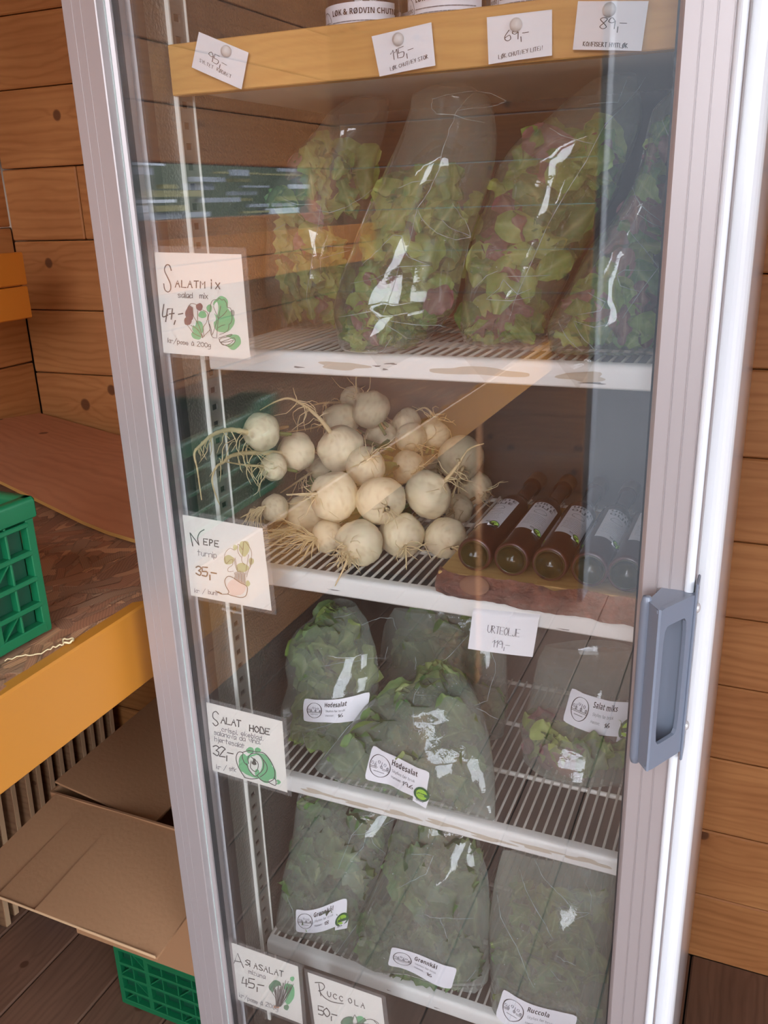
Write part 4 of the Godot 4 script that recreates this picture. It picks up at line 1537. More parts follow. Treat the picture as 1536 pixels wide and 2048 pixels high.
# ---------------------------------------------------------------- bags: a row is [left x, left y, right x, right y, z]
class Bag:
	var rows: Array
	var t := 0.05

	func ends(u: float) -> Array:
		var f := clampf(u, 0, 1) * (rows.size() - 1)
		var i := mini(int(f), rows.size() - 2)
		var w := f - i
		var o := []
		for k in 5:
			var a: float = rows[maxi(i - 1, 0)][k]
			var b: float = rows[i][k]
			var c: float = rows[i + 1][k]
			var d: float = rows[mini(i + 2, rows.size() - 1)][k]
			o.append(lerpf(cubic_interpolate(b, c, a, d, w), lerpf(b, c, w), 0.35))
		return o

	func thick(u: float) -> float:
		return t * (0.10 + 0.90 * pow(smoothstep(-0.02, 0.22, u), 0.7)) * (1.0 - 0.72 * smoothstep(0.55, 1.0, u))

	func at(u: float, s: float, side: float) -> Vector3:
		var e := ends(u)
		var w := (s + 1.0) * 0.5
		var p := Vector3(lerpf(e[0], e[2], w), lerpf(e[1], e[3], w), e[4])
		p.z += side * thick(u) * pow(maxf(0.0, 1.0 - s * s), 0.6)
		return p

	func find(x: float, y: float) -> Vector2:
		var best := Vector2.ZERO
		var bd := INF
		for i in 41:
			var u := i / 40.0
			var e := ends(u)
			var s := clampf((x - e[0]) / maxf(0.01, e[2] - e[0]), 0, 1)
			var d := absf(lerpf(e[1], e[3], s) - y)
			if d < bd:
				bd = d
				best = Vector2(u, s * 2 - 1)
		return best

	func front(x: float, y: float) -> float:
		var q := find(x, y)
		return at(q.x, clampf(q.y, -0.93, 0.93), 1.0).z

	var folds := []

	# straight creases: triangle waves across random directions
	func crumple(p: Vector3) -> float:
		var d := 0.0
		for f in folds:
			var w: float = (p.x * f[0] + p.y * f[1]) * f[2] + f[3]
			d += (absf(fposmod(w, 2.0) - 1.0) - 0.5) * f[4]
		return d

	func skin(amp: float, sd: int) -> G:
		var r := RandomNumberGenerator.new()
		r.seed = sd
		for k in 6:
			var a := r.randf() * PI
			var freq := [7.0, 9.0, 12.0, 16.0, 22.0, 27.0][k] as float
			folds.append([cos(a), sin(a), freq, r.randf() * 2.0, amp * 7.0 / freq * r.randf_range(0.75, 1.25)])
		var g := G.new()
		var out := []
		var nu := 100
		var nv := 120
		for i in nu:
			var u := float(i) / (nu - 1)
			var ring := PackedVector3Array()
			for k in nv:
				var a := TAU * k / nv
				var s := cos(a)
				s = signf(s) * pow(absf(s), 0.85)
				var p := at(u, s, -1.0 if sin(a) < 0 else 1.0)
				var m := pow(absf(sin(a)), 0.5) * smoothstep(0.0, 0.08, u)
				var d := crumple(p if sin(a) > 0 else p + Vector3(0.31, 0.17, 0)) * m
				p.z += d * (1.0 if sin(a) > 0 else -1.0)
				p.x += d * 0.3 * s
				ring.append(p)
			out.append(ring)
		g.grid(out, true)
		# the inner face of the film, a hair inside
		var inside := []
		for ring in out:
			var c := Vector3.ZERO
			for p in ring:
				c += p
			c /= ring.size()
			var r2 := PackedVector3Array()
			for p in ring:
				r2.append(p + (c - p).normalized() * minf(0.0003, c.distance_to(p) * 0.5))
			inside.append(r2)
		g.grid(inside, true)
		return g


func shift(g: G, by: Vector3) -> G:
	for i in g.v.size():
		g.v[i] -= by
	return g


# creases pressed into the film, each a fine bright ridge
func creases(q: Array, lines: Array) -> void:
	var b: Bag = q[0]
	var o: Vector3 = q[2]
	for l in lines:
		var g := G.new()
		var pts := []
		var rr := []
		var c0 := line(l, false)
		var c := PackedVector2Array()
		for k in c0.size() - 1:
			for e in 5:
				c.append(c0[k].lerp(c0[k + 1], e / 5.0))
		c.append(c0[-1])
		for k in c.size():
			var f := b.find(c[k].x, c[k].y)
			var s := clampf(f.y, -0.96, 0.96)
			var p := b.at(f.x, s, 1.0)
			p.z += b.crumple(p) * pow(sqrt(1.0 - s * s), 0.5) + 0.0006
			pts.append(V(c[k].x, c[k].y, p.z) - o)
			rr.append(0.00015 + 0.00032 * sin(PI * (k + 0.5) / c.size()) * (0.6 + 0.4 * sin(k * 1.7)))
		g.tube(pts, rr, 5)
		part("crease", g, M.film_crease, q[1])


func build_bag(rows: Array, thick: float, film_mat: String, film_label: String, greens_name: String, greens_label: String, mix: Dictionary, count: int, size: float, top: float, sd: int, drops := 0, grp := "") -> Array:
	var b := Bag.new()
	b.rows = rows
	b.t = thick
	var e := b.ends(0.0)
	var o := V((e[0] + e[2]) / 2, minf(e[1], e[3]) - 0.0005, e[4])
	var bag := thing("plastic_bag", film_label, "plastic bag", o)
	part("film", shift(b.skin(0.0125, sd), o), M[film_mat], bag)
	# contents
	var gr := thing(greens_name, greens_label, "lettuce" if greens_name.contains("lettuce") or greens_name.contains("salad") else "greens", o + V(0, 0.002, 0))
	var kinds := []
	for k in mix:
		for i in mix[k]:
			kinds.append(k)
	rng.seed = sd * 77 + 5
	for i in count:
		var u := 0.035 + (top - 0.035) * pow(rng.randf(), 0.85)
		var s := rng.randf_range(-0.80, 0.80)
		var en := b.ends(u)
		var half: float = absf(en[2] - en[0]) * 0.5
		var th := b.thick(u) * pow(1.0 - s * s, 0.6)
		var depth := rng.randf_range(-0.75, 0.45) if i % 3 else rng.randf_range(0.15, 0.50)
		var p := b.at(u, s, 0.0) + V(0, 0, th * depth)
		var k: String = kinds[rng.randi() % kinds.size()]
		var ms: Array = LEAVES[k]
		var sz := size * rng.randf_range(0.7, 1.2)
		sz = minf(sz, half * 1.1 + 0.01)
		var m := part("leaf", ms[rng.randi() % ms.size()], M.leaf, gr)
		var roll := rng.randfn(0.0, 1.0)
		var bs := Basis(V(0, 0, 1), roll) * Basis(V(1, 0, 0), rng.randf_range(-0.45, 0.45)) * Basis(UP, rng.randf_range(-0.5, 0.5))
		bs = bs * Basis.from_scale(V(sz, sz, sz * 0.8))
		m.basis = bs
		var c := p - bs * V(0, 0.5, 0)
		# keep both ends inside the film
		for tip in [c, c + bs * V(0, 1, 0)]:
			if tip.y < e[1] + 0.006:
				c.y += e[1] + 0.006 - tip.y
		for tip in [c, c + bs * V(0, 1, 0)]:
			var fs := b.find(tip.x, tip.y)
			var ee := b.ends(fs.x)
			if tip.x < ee[0] + 0.006:
				c.x += ee[0] + 0.006 - tip.x
			elif tip.x > ee[2] - 0.006:
				c.x -= tip.x - ee[2] + 0.006
		m.position = c - gr.position
	if drops:
		var mm := MultiMesh.new()
		mm.transform_format = MultiMesh.TRANSFORM_3D
		var dg := G.new()
		dg.lathe([Vector2(1, 0), Vector2(0.85, 0.35), Vector2(0.45, 0.6), Vector2(0, 0.66)], 10)
		mm.mesh = dg.mesh()
		mm.instance_count = drops
		for i in drops:
			var u := rng.randf_range(0.05, 0.9)
			var s := rng.randf_range(-0.85, 0.85)
			var p := b.at(u, s, 1.0)
			p.z += b.crumple(p) * pow(sqrt(1 - s * s), 0.5)
			var sc := rng.randf_range(0.0006, 0.0019)
			mm.set_instance_transform(i, Transform3D(Basis(V(1, 0, 0), PI / 2).scaled(V(sc, sc, sc)), p - o))
		var mi := MultiMeshInstance3D.new()
		mi.name = "droplets"
		mi.multimesh = mm
		mi.material_override = M.droplet
		mi.set_meta("kind", "stuff")
		bag.add_child(mi)
	return [b, bag, o]


func bag_label(q: Array, tl: Vector2, tr: Vector2, bl: Vector2, title: String, eco: bool, hand: String, wave := 0.0) -> void:
	var b: Bag = q[0]
	var bag: Node3D = q[1]
	var o: Vector3 = q[2]
	var ux := tr - tl
	var uy := bl - tl
	var w := ux.length()
	var h := uy.length()
	var base := func(x: float, y: float) -> Vector3:   # metres right and down on the label
		var yy := y + wave * sin(x / w * PI * 1.5) * h
		var p: Vector2 = tl + ux * (x / w) + uy * (yy / h)
		return V(p.x, p.y, 0)
	# a gently curved sheet resting on the film
	var mid := []
	for i in 4:
		for k in 6:
			var p: Vector3 = base.call(w * k / 5.0, h * i / 3.0)
			var top := -INF
			for dx in [-0.007, 0.0, 0.007]:
				for dy in [-0.007, 0.0, 0.007]:
					var c := V(p.x + dx, p.y + dy, 0)
					var f := b.find(c.x, c.y)
					var s := clampf(f.y, -0.93, 0.93)
					top = maxf(top, b.at(f.x, s, 1.0).z + b.crumple(c) * pow(sqrt(1.0 - s * s), 0.5))
			mid.append(top)
	var surf := func(x: float, y: float) -> Vector3:
		var p: Vector3 = base.call(x, y)
		var fx := clampf(x / w * 5.0, 0, 4.999)
		var fy := clampf(y / h * 3.0, 0, 2.999)
		var i := int(fy)
		var k := int(fx)
		var a := lerpf(mid[i * 6 + k], mid[i * 6 + k + 1], fx - k)
		var c := lerpf(mid[(i + 1) * 6 + k], mid[(i + 1) * 6 + k + 1], fx - k)
		p.z = lerpf(a, c, fy - i) + 0.0016
		return p - o
	var g := G.new()
	var rows := []
	for i in 9:
		var r := PackedVector3Array()
		for k in 17:
			var x := w * k / 16.0
			var inset := h * 0.05 if (i == 0 or i == 8) and (k == 0 or k == 16) else 0.0
			r.append(surf.call(clampf(x, inset * 0.6, w - inset * 0.6), clampf(h * (8 - i) / 8.0, inset * 0.6, h - inset * 0.6)))
		rows.append(r)
	g.grid(rows)
	var lb := part("label", g, M.label_white, bag)
	var lift := V(0, 0, 0.0005)
	print_text(title, h * 0.185, true, func(p): return surf.call(w * 0.38 + p.x, h * 0.36 - p.y) + lift, M.ink_black, lb, 0.74)
	print_text("Skylles før bruk", h * 0.085, false, func(p): return surf.call(w * 0.40 + p.x, h * 0.54 - p.y) + lift, M.ink_grey, lb)
	print_text("Høstet:", h * 0.085, false, func(p): return surf.call(w * 0.40 + p.x, h * 0.74 - p.y) + lift, M.ink_grey, lb)
	var sh := Sheet.new()
	sh.map = func(p): return surf.call(p.x * w, p.y * h)
	var asp := h / w
	if hand:
		var st := []
		for s in word(hand, 0.0, 0.0, 0.14, 5.6):
			var pp := PackedVector2Array()
			for v in s:
				pp.append(Vector2(0.60 + v.x * asp, 0.75 + v.y))
			st.append(pp)
		sh.pen("ink_black", st, 0.012)
	# round emblem: ring, row of small vegetables, ground line, small print
	var cx := 0.20
	var cy := 0.47
	var rad := 0.33
	var circle := PackedVector2Array()
	for k in 37:
		circle.append(Vector2(cx + rad * asp * cos(TAU * k / 36.0), cy + rad * sin(TAU * k / 36.0)))
	var em := [circle]
	for k in 2:
		em.append(PackedVector2Array([Vector2(cx - 0.30 * asp, cy + 0.06 + k * 0.035), Vector2(cx + 0.30 * asp, cy + 0.06 + k * 0.035)]))
	em.append(PackedVector2Array([Vector2(cx - 0.16 * asp, cy + 0.17), Vector2(cx + 0.16 * asp, cy + 0.17)]))
	sh.pen("ink_black", em, 0.013)
	var veg := []
	for k in 6:
		var vx := cx + (-0.25 + k * 0.1) * asp
		var hh: float = [0.07, 0.14, 0.20, 0.18, 0.15, 0.08][k]
		if k % 2:
			veg.append(PackedVector2Array([Vector2(vx, cy + 0.05), Vector2(vx, cy + 0.05 - hh)]))
		var lp := PackedVector2Array()
		for a in 9:
			lp.append(Vector2(vx + 0.035 * asp * cos(TAU * a / 8.0), cy + 0.01 - (hh * 0.6 if k % 2 == 0 else 0.0) + 0.045 * sin(TAU * a / 8.0)))
		veg.append(lp)
	sh.pen("ink_grey", veg, 0.009)
	finish_sheet(sh, lb)
	if eco:
		eco_mark(lb, func(p): return surf.call(w * 0.93 + p.x * 0.0105, h * 0.80 + p.y * 0.0105) + V(0, 0, 0.0007))


# round green organic mark on a white tab
func eco_mark(parent: Node, map: Callable) -> void:
	var sh := Sheet.new()
	sh.map = map
	sh.fill("label_white", [Vector2(-1.0, 0.1), Vector2(1.0, 0.1), Vector2(0.75, 1.75), Vector2(-1.0, 1.35)], 0.0)
	sh.fill("eco_green", oval(0, 0, 1.0, 1.0, 0.0, 28), 0.0003)
	sh.fill("eco_lime", oval(0, 0, 0.72, 0.72, 0.0, 28), 0.0005)
	sh.fill("eco_green", [Vector2(-0.95, -0.2), Vector2(0.95, -0.2), Vector2(0.95, 0.22), Vector2(-0.95, 0.22)], 0.0007)
	var st := []
	for s in word("Debio", -0.62, 0.14, 0.30, 5.4):
		st.append(s)
	sh.pen("eco_lime", st, 0.09, 0.0009)
	sh.pen("ink_grey", word("DEBIO", -0.6, 1.05, 0.22, 6.2), 0.06, 0.0004)
	finish_sheet(sh, parent)


func film_tip(q: Array, pts: Array) -> void:
	var g := G.new()
	var o: Vector3 = q[2]
	var a: Vector3 = pts[0] - o
	var b: Vector3 = pts[1] - o
	var c: Vector3 = pts[2] - o
	var m: Vector3 = (a + b + c) / 3.0 + V(0, 0, 0.004)
	for e in [[a, b], [b, c], [c, a]]:
		g.tri(e[1], e[0], m)
	part("film_corner", g, M.film_clear, q[1])


var ROWS_B1 := [[0.054, 1.248, 0.152, 1.248, -0.260], [0.046, 1.282, 0.160, 1.283, -0.260], [0.047, 1.319, 0.166, 1.318, -0.260], [0.050, 1.361, 0.177, 1.359, -0.260], [0.051, 1.402, 0.189, 1.398, -0.260], [0.085, 1.440, 0.197, 1.435, -0.260], [0.130, 1.476, 0.211, 1.472, -0.260], [0.149, 1.494, 0.216, 1.489, -0.260], [0.178, 1.507, 0.217, 1.504, -0.260]]
var ROWS_B2 := [[0.237, 1.248, 0.272, 1.248, -0.130], [0.220, 1.248, 0.289, 1.248, -0.135], [0.211, 1.253, 0.303, 1.256, -0.140], [0.202, 1.284, 0.332, 1.286, -0.145], [0.202, 1.299, 0.336, 1.301, -0.150], [0.208, 1.332, 0.341, 1.331, -0.155], [0.220, 1.366, 0.349, 1.364, -0.160], [0.234, 1.397, 0.359, 1.394, -0.165], [0.254, 1.432, 0.368, 1.427, -0.170], [0.268, 1.460, 0.369, 1.454, -0.175], [0.276, 1.481, 0.363, 1.476, -0.180], [0.278, 1.496, 0.354, 1.490, -0.185], [0.304, 1.504, 0.333, 1.502, -0.190]]
var ROWS_B3 := [[0.343, 1.248, 0.408, 1.248, -0.170], [0.334, 1.252, 0.422, 1.255, -0.173], [0.332, 1.279, 0.428, 1.281, -0.175], [0.337, 1.323, 0.448, 1.323, -0.178], [0.339, 1.339, 0.454, 1.338, -0.180], [0.343, 1.363, 0.467, 1.361, -0.183], [0.355, 1.397, 0.484, 1.393, -0.185], [0.366, 1.426, 0.493, 1.421, -0.188], [0.386, 1.448, 0.500, 1.442, -0.190], [0.412, 1.465, 0.504, 1.459, -0.193], [0.434, 1.482, 0.502, 1.477, -0.195], [0.456, 1.497, 0.497, 1.494, -0.198], [0.477, 1.502, 0.495, 1.501, -0.200]]
var ROWS_B4 := [[0.442, 1.248, 0.536, 1.248, -0.160], [0.434, 1.248, 0.538, 1.250, -0.163], [0.429, 1.271, 0.540, 1.273, -0.166], [0.438, 1.293, 0.540, 1.294, -0.169], [0.450, 1.316, 0.540, 1.317, -0.172], [0.464, 1.346, 0.540, 1.345, -0.175], [0.491, 1.382, 0.539, 1.381, -0.178], [0.506, 1.417, 0.539, 1.416, -0.181], [0.511, 1.452, 0.539, 1.450, -0.184], [0.515, 1.468, 0.540, 1.466, -0.187], [0.530, 1.484, 0.540, 1.483, -0.190]]
var ROWS_A := [[0.091, 0.690, 0.167, 0.690, -0.165], [0.071, 0.710, 0.198, 0.716, -0.173], [0.063, 0.732, 0.208, 0.744, -0.181], [0.071, 0.767, 0.209, 0.778, -0.189], [0.064, 0.793, 0.207, 0.807, -0.198], [0.071, 0.825, 0.201, 0.836, -0.206], [0.076, 0.838, 0.191, 0.852, -0.214], [0.099, 0.858, 0.182, 0.869, -0.222], [0.119, 0.879, 0.162, 0.883, -0.230]]
var ROWS_B := [[0.163, 0.697, 0.395, 0.691, -0.108], [0.146, 0.698, 0.391, 0.711, -0.121], [0.168, 0.726, 0.386, 0.740, -0.134], [0.185, 0.750, 0.376, 0.768, -0.147], [0.204, 0.778, 0.362, 0.796, -0.161], [0.233, 0.801, 0.343, 0.824, -0.174], [0.270, 0.821, 0.321, 0.834, -0.187], [0.296, 0.832, 0.304, 0.835, -0.200]]
var ROWS_C := [[0.180, 0.690, 0.351, 0.690, -0.280], [0.166, 0.690, 0.354, 0.690, -0.288], [0.161, 0.715, 0.354, 0.724, -0.296], [0.161, 0.770, 0.353, 0.779, -0.304], [0.166, 0.815, 0.347, 0.828, -0.312], [0.180, 0.842, 0.326, 0.855, -0.320]]
var ROWS_D := [[0.410, 0.690, 0.535, 0.690, -0.230], [0.393, 0.690, 0.535, 0.691, -0.246], [0.387, 0.705, 0.532, 0.710, -0.261], [0.379, 0.717, 0.530, 0.730, -0.277], [0.383, 0.732, 0.528, 0.750, -0.293], [0.386, 0.755, 0.525, 0.774, -0.309], [0.390, 0.795, 0.522, 0.809, -0.324], [0.396, 0.811, 0.516, 0.826, -0.340]]
var ROWS_E := [[0.080, 0.391, 0.171, 0.391, -0.125], [0.055, 0.391, 0.184, 0.397, -0.136], [0.062, 0.441, 0.204, 0.471, -0.146], [0.066, 0.479, 0.216, 0.514, -0.157], [0.070, 0.506, 0.223, 0.546, -0.168], [0.072, 0.545, 0.229, 0.584, -0.179], [0.071, 0.572, 0.228, 0.607, -0.189], [0.071, 0.582, 0.216, 0.613, -0.200]]
var ROWS_F := [[0.163, 0.391, 0.369, 0.400, -0.115], [0.151, 0.391, 0.384, 0.422, -0.122], [0.170, 0.403, 0.383, 0.454, -0.129], [0.187, 0.433, 0.381, 0.485, -0.136], [0.210, 0.490, 0.379, 0.535, -0.143], [0.225, 0.532, 0.374, 0.572, -0.149], [0.232, 0.563, 0.363, 0.599, -0.156], [0.238, 0.592, 0.356, 0.624, -0.163], [0.244, 0.611, 0.343, 0.638, -0.170]]
var ROWS_G := [[0.400, 0.391, 0.542, 0.391, -0.115], [0.392, 0.391, 0.542, 0.391, -0.120], [0.388, 0.391, 0.542, 0.410, -0.125], [0.384, 0.439, 0.541, 0.486, -0.130], [0.380, 0.486, 0.539, 0.536, -0.135], [0.382, 0.530, 0.538, 0.582, -0.140], [0.385, 0.568, 0.537, 0.616, -0.145], [0.393, 0.614, 0.536, 0.655, -0.150]]
var CREASE_B1 := [[0.100, 1.402, 0.121, 1.395, 0.140, 1.395], [0.144, 1.389, 0.156, 1.385, 0.174, 1.391, 0.200, 1.409], [0.147, 1.349, 0.171, 1.345], [0.141, 1.334, 0.168, 1.342], [0.148, 1.395, 0.137, 1.353, 0.130, 1.315, 0.117, 1.268], [0.077, 1.366, 0.099, 1.374]]
var CREASE_B2 := [[0.310, 1.488, 0.311, 1.480, 0.319, 1.473, 0.338, 1.471, 0.347, 1.467, 0.362, 1.464], [0.310, 1.488, 0.324, 1.491, 0.348, 1.494, 0.362, 1.491, 0.379, 1.483, 0.371, 1.480, 0.338, 1.475], [0.347, 1.495, 0.338, 1.475, 0.336, 1.453, 0.332, 1.422, 0.322, 1.402, 0.311, 1.388, 0.306, 1.373, 0.298, 1.344], [0.327, 1.413, 0.308, 1.412, 0.292, 1.407], [0.311, 1.387, 0.315, 1.377, 0.325, 1.365, 0.339, 1.357, 0.351, 1.359, 0.347, 1.375, 0.340, 1.392], [0.330, 1.377, 0.337, 1.368, 0.351, 1.359], [0.250, 1.335, 0.265, 1.347, 0.285, 1.364, 0.294, 1.363, 0.297, 1.350, 0.300, 1.343, 0.319, 1.334, 0.292, 1.334, 0.269, 1.323, 0.240, 1.318], [0.223, 1.284, 0.246, 1.288, 0.267, 1.292, 0.287, 1.275, 0.306, 1.256], [0.280, 1.284, 0.307, 1.277, 0.333, 1.271], [0.247, 1.247, 0.261, 1.246, 0.276, 1.252, 0.286, 1.265, 0.285, 1.268], [0.292, 1.334, 0.286, 1.313, 0.278, 1.290]]
var CREASE_B3 := [[0.505, 1.496, 0.492, 1.472, 0.478, 1.454, 0.465, 1.425, 0.453, 1.405, 0.433, 1.368, 0.420, 1.337, 0.405, 1.303, 0.398, 1.281], [0.459, 1.473, 0.486, 1.474, 0.488, 1.483, 0.490, 1.493], [0.428, 1.455, 0.442, 1.447, 0.464, 1.440, 0.470, 1.439], [0.358, 1.309, 0.373, 1.323, 0.386, 1.328], [0.375, 1.301, 0.389, 1.312, 0.392, 1.320, 0.407, 1.306, 0.419, 1.311], [0.375, 1.301, 0.401, 1.300, 0.420, 1.303], [0.395, 1.323, 0.435, 1.323]]
var CREASE_B4 := [[0.503, 1.404, 0.518, 1.385, 0.536, 1.368], [0.517, 1.377, 0.527, 1.369, 0.539, 1.362], [0.511, 1.361, 0.523, 1.346, 0.534, 1.329, 0.523, 1.311, 0.509, 1.286], [0.530, 1.327, 0.507, 1.329, 0.501, 1.325, 0.505, 1.315, 0.521, 1.309], [0.475, 1.309, 0.493, 1.301, 0.489, 1.293, 0.466, 1.288], [0.463, 1.282, 0.484, 1.278, 0.502, 1.282], [0.463, 1.281, 0.474, 1.266, 0.485, 1.255, 0.473, 1.251], [0.445, 1.281, 0.457, 1.266, 0.472, 1.252], [0.525, 1.459, 0.533, 1.443, 0.540, 1.431]]
var CREASE_LA := [[0.111, 0.863, 0.139, 0.869, 0.166, 0.878], [0.175, 0.864, 0.202, 0.876, 0.219, 0.877, 0.227, 0.865], [0.220, 0.846, 0.218, 0.830], [0.118, 0.727, 0.145, 0.740, 0.169, 0.754], [0.113, 0.722, 0.111, 0.702], [0.136, 0.819, 0.168, 0.828, 0.217, 0.831]]
var CREASE_LB := [[0.262, 0.827, 0.287, 0.841, 0.291, 0.844, 0.276, 0.814, 0.286, 0.786, 0.299, 0.785], [0.332, 0.885, 0.307, 0.851, 0.289, 0.839], [0.361, 0.867, 0.367, 0.852, 0.367, 0.818, 0.351, 0.810], [0.276, 0.814, 0.306, 0.819], [0.159, 0.713, 0.186, 0.753, 0.216, 0.785], [0.260, 0.841, 0.262, 0.826], [0.355, 0.809, 0.384, 0.801]]
var CREASE_LE := [[0.163, 0.522, 0.177, 0.569, 0.200, 0.599, 0.223, 0.622], [0.177, 0.570, 0.201, 0.576, 0.245, 0.599], [0.203, 0.574, 0.209, 0.561, 0.225, 0.540], [0.178, 0.535, 0.195, 0.556, 0.198, 0.575], [0.081, 0.458, 0.093, 0.440, 0.097, 0.398]]
var CREASE_LF := [[0.248, 0.581, 0.262, 0.583, 0.295, 0.593, 0.306, 0.592, 0.301, 0.573, 0.279, 0.557, 0.260, 0.539], [0.304, 0.523, 0.323, 0.518, 0.363, 0.516], [0.323, 0.518, 0.336, 0.489], [0.160, 0.385, 0.189, 0.436, 0.210, 0.479, 0.231, 0.534], [0.361, 0.430, 0.372, 0.448]]
var CREASE_LG := [[0.392, 0.557, 0.400, 0.535, 0.425, 0.508, 0.443, 0.467, 0.450, 0.456], [0.438, 0.626, 0.450, 0.609, 0.469, 0.596, 0.495, 0.579, 0.510, 0.579, 0.490, 0.568], [0.500, 0.619, 0.510, 0.601, 0.511, 0.581], [0.476, 0.516, 0.485, 0.508, 0.499, 0.505], [0.468, 0.486, 0.481, 0.472], [0.418, 0.600, 0.429, 0.583, 0.458, 0.559, 0.471, 0.542]]


func build_bags() -> void:
	make_leaves()
	var q
	q = build_bag(ROWS_B1, 0.055, "film_clear", "clear salad bag at the back of the upper shelf, nearest the SALATMIX sign", "salad_leaves", "green lettuce leaves inside the rear bag by the slotted upright", {"bright": 2, "lime": 2, "deep": 2, "purple": 1}, 60, 0.046, 0.70, 3)
	creases(q, CREASE_B1)
	q = build_bag(ROWS_B2, 0.062, "film_clear", "large clear salad bag with a folded open top on the upper shelf", "salad_leaves", "light green and dark green salad leaves in the large bag with the folded open top", {"bright": 4, "lime": 3, "deep": 3, "purple": 1}, 110, 0.048, 0.62, 8, 110)
	creases(q, CREASE_B2)
	film_tip(q, [V(0.262, 1.247, -0.088), V(0.318, 1.253, -0.088), V(0.275, 1.231, -0.088)])
	q = build_bag(ROWS_B3, 0.060, "film_clear", "tall clear salad bag leaning right with a bright square gleam near its top", "salad_leaves", "green and purple mixed salad in the tall bag that leans right", {"bright": 3, "lime": 2, "purple": 3, "deep": 1}, 95, 0.048, 0.68, 13, 80)
	creases(q, CREASE_B3)
	film_tip(q, [V(0.362, 1.249, -0.088), V(0.417, 1.251, -0.088), V(0.385, 1.226, -0.088)])
	q = build_bag(ROWS_B4, 0.055, "film_clear", "clear salad bag next to the right door frame, partly hidden by it", "salad_leaves", "salad leaves in the bag half hidden by the right door frame", {"bright": 3, "lime": 2, "purple": 2, "deep": 1}, 64, 0.045, 0.80, 18, 40)
	creases(q, CREASE_B4)
	film_tip(q, [V(0.451, 1.253, -0.088), V(0.490, 1.251, -0.088), V(0.476, 1.223, -0.088)])
	# shelf of lettuce heads
	q = build_bag(ROWS_C, 0.030, "film_cloudy", "misted lettuce bag standing at the back, behind the wet Hodesalat bag", "lettuce_head", "lettuce head in the misted bag at the back of its shelf", {"head": 3, "deep": 1}, 34, 0.075, 0.85, 23)
	q = build_bag(ROWS_D, 0.040, "film_misty", "misted bag labelled Salat miks lying beside the door handle", "salad_leaves", "pale mixed salad leaves in the bag labelled Salat miks", {"rocket": 1, "head": 2, "lime": 1, "purple": 1}, 36, 0.060, 0.50, 28, 20)
	bag_label(q, Vector2(0.446, 0.787), Vector2(0.532, 0.776), Vector2(0.442, 0.754), "Salat miks", true, "16")
	q = build_bag(ROWS_A, 0.034, "film_misty", "crumpled bag labelled Hodesalat standing behind the SALAT HODE sign", "lettuce_head", "green lettuce head in the crumpled bag beside the slotted upright", {"head": 3, "bright": 1}, 44, 0.075, 0.85, 33, 20)
	creases(q, CREASE_LA)
	bag_label(q, Vector2(0.120, 0.778), Vector2(0.206, 0.793), Vector2(0.118, 0.744), "Hodesalat", false, "16")
	q = build_bag(ROWS_B, 0.034, "film_cloudy", "wet bag labelled Hodesalat, covered in droplets, at the front of its shelf", "lettuce_head", "lettuce head in the droplet-covered bag at the shelf front", {"head": 4, "deep": 1, "rocket": 1}, 70, 0.065, 0.88, 38, 260)
	creases(q, CREASE_LB)
	bag_label(q, Vector2(0.235, 0.757), Vector2(0.318, 0.750), Vector2(0.229, 0.715), "Hodesalat", true, "19.6")
	# shelf of kale and rocket
	q = build_bag(ROWS_E, 0.036, "film_misty", "tall bag labelled Grønnkål standing by the slotted upright on the lowest shelf", "kale_leaves", "curly kale leaves in the bag nearest the slotted upright", {"kale": 4, "deep": 1}, 60, 0.075, 0.95, 43, 15)
	creases(q, CREASE_LE)
	bag_label(q, Vector2(0.100, 0.446), Vector2(0.180, 0.482), Vector2(0.098, 0.405), "Grønnkål", true, "18", 0.12)
	q = build_bag(ROWS_F, 0.040, "film_misty", "wide bag labelled Grønnkål with white gleams, in the middle of the lowest shelf", "kale_leaves", "dark kale leaves in the middle bag of the lowest shelf", {"kale": 4, "deep": 1}, 72, 0.075, 0.92, 48, 15)
	creases(q, CREASE_LF)
	bag_label(q, Vector2(0.262, 0.466), Vector2(0.352, 0.462), Vector2(0.254, 0.428), "Grønnkål", false, "16", -0.12)
	q = build_bag(ROWS_G, 0.034, "film_cloudy", "misted bag labelled Ruccola standing beside the door frame on the lowest shelf", "rocket_leaves", "small rocket leaves in the misted bag beside the door frame", {"rocket": 5, "deep": 1}, 100, 0.042, 0.80, 53, 80)
	creases(q, CREASE_LG)
	bag_label(q, Vector2(0.410, 0.436), Vector2(0.506, 0.432), Vector2(0.402, 0.395), "Ruccola", true, "19", 0.1)


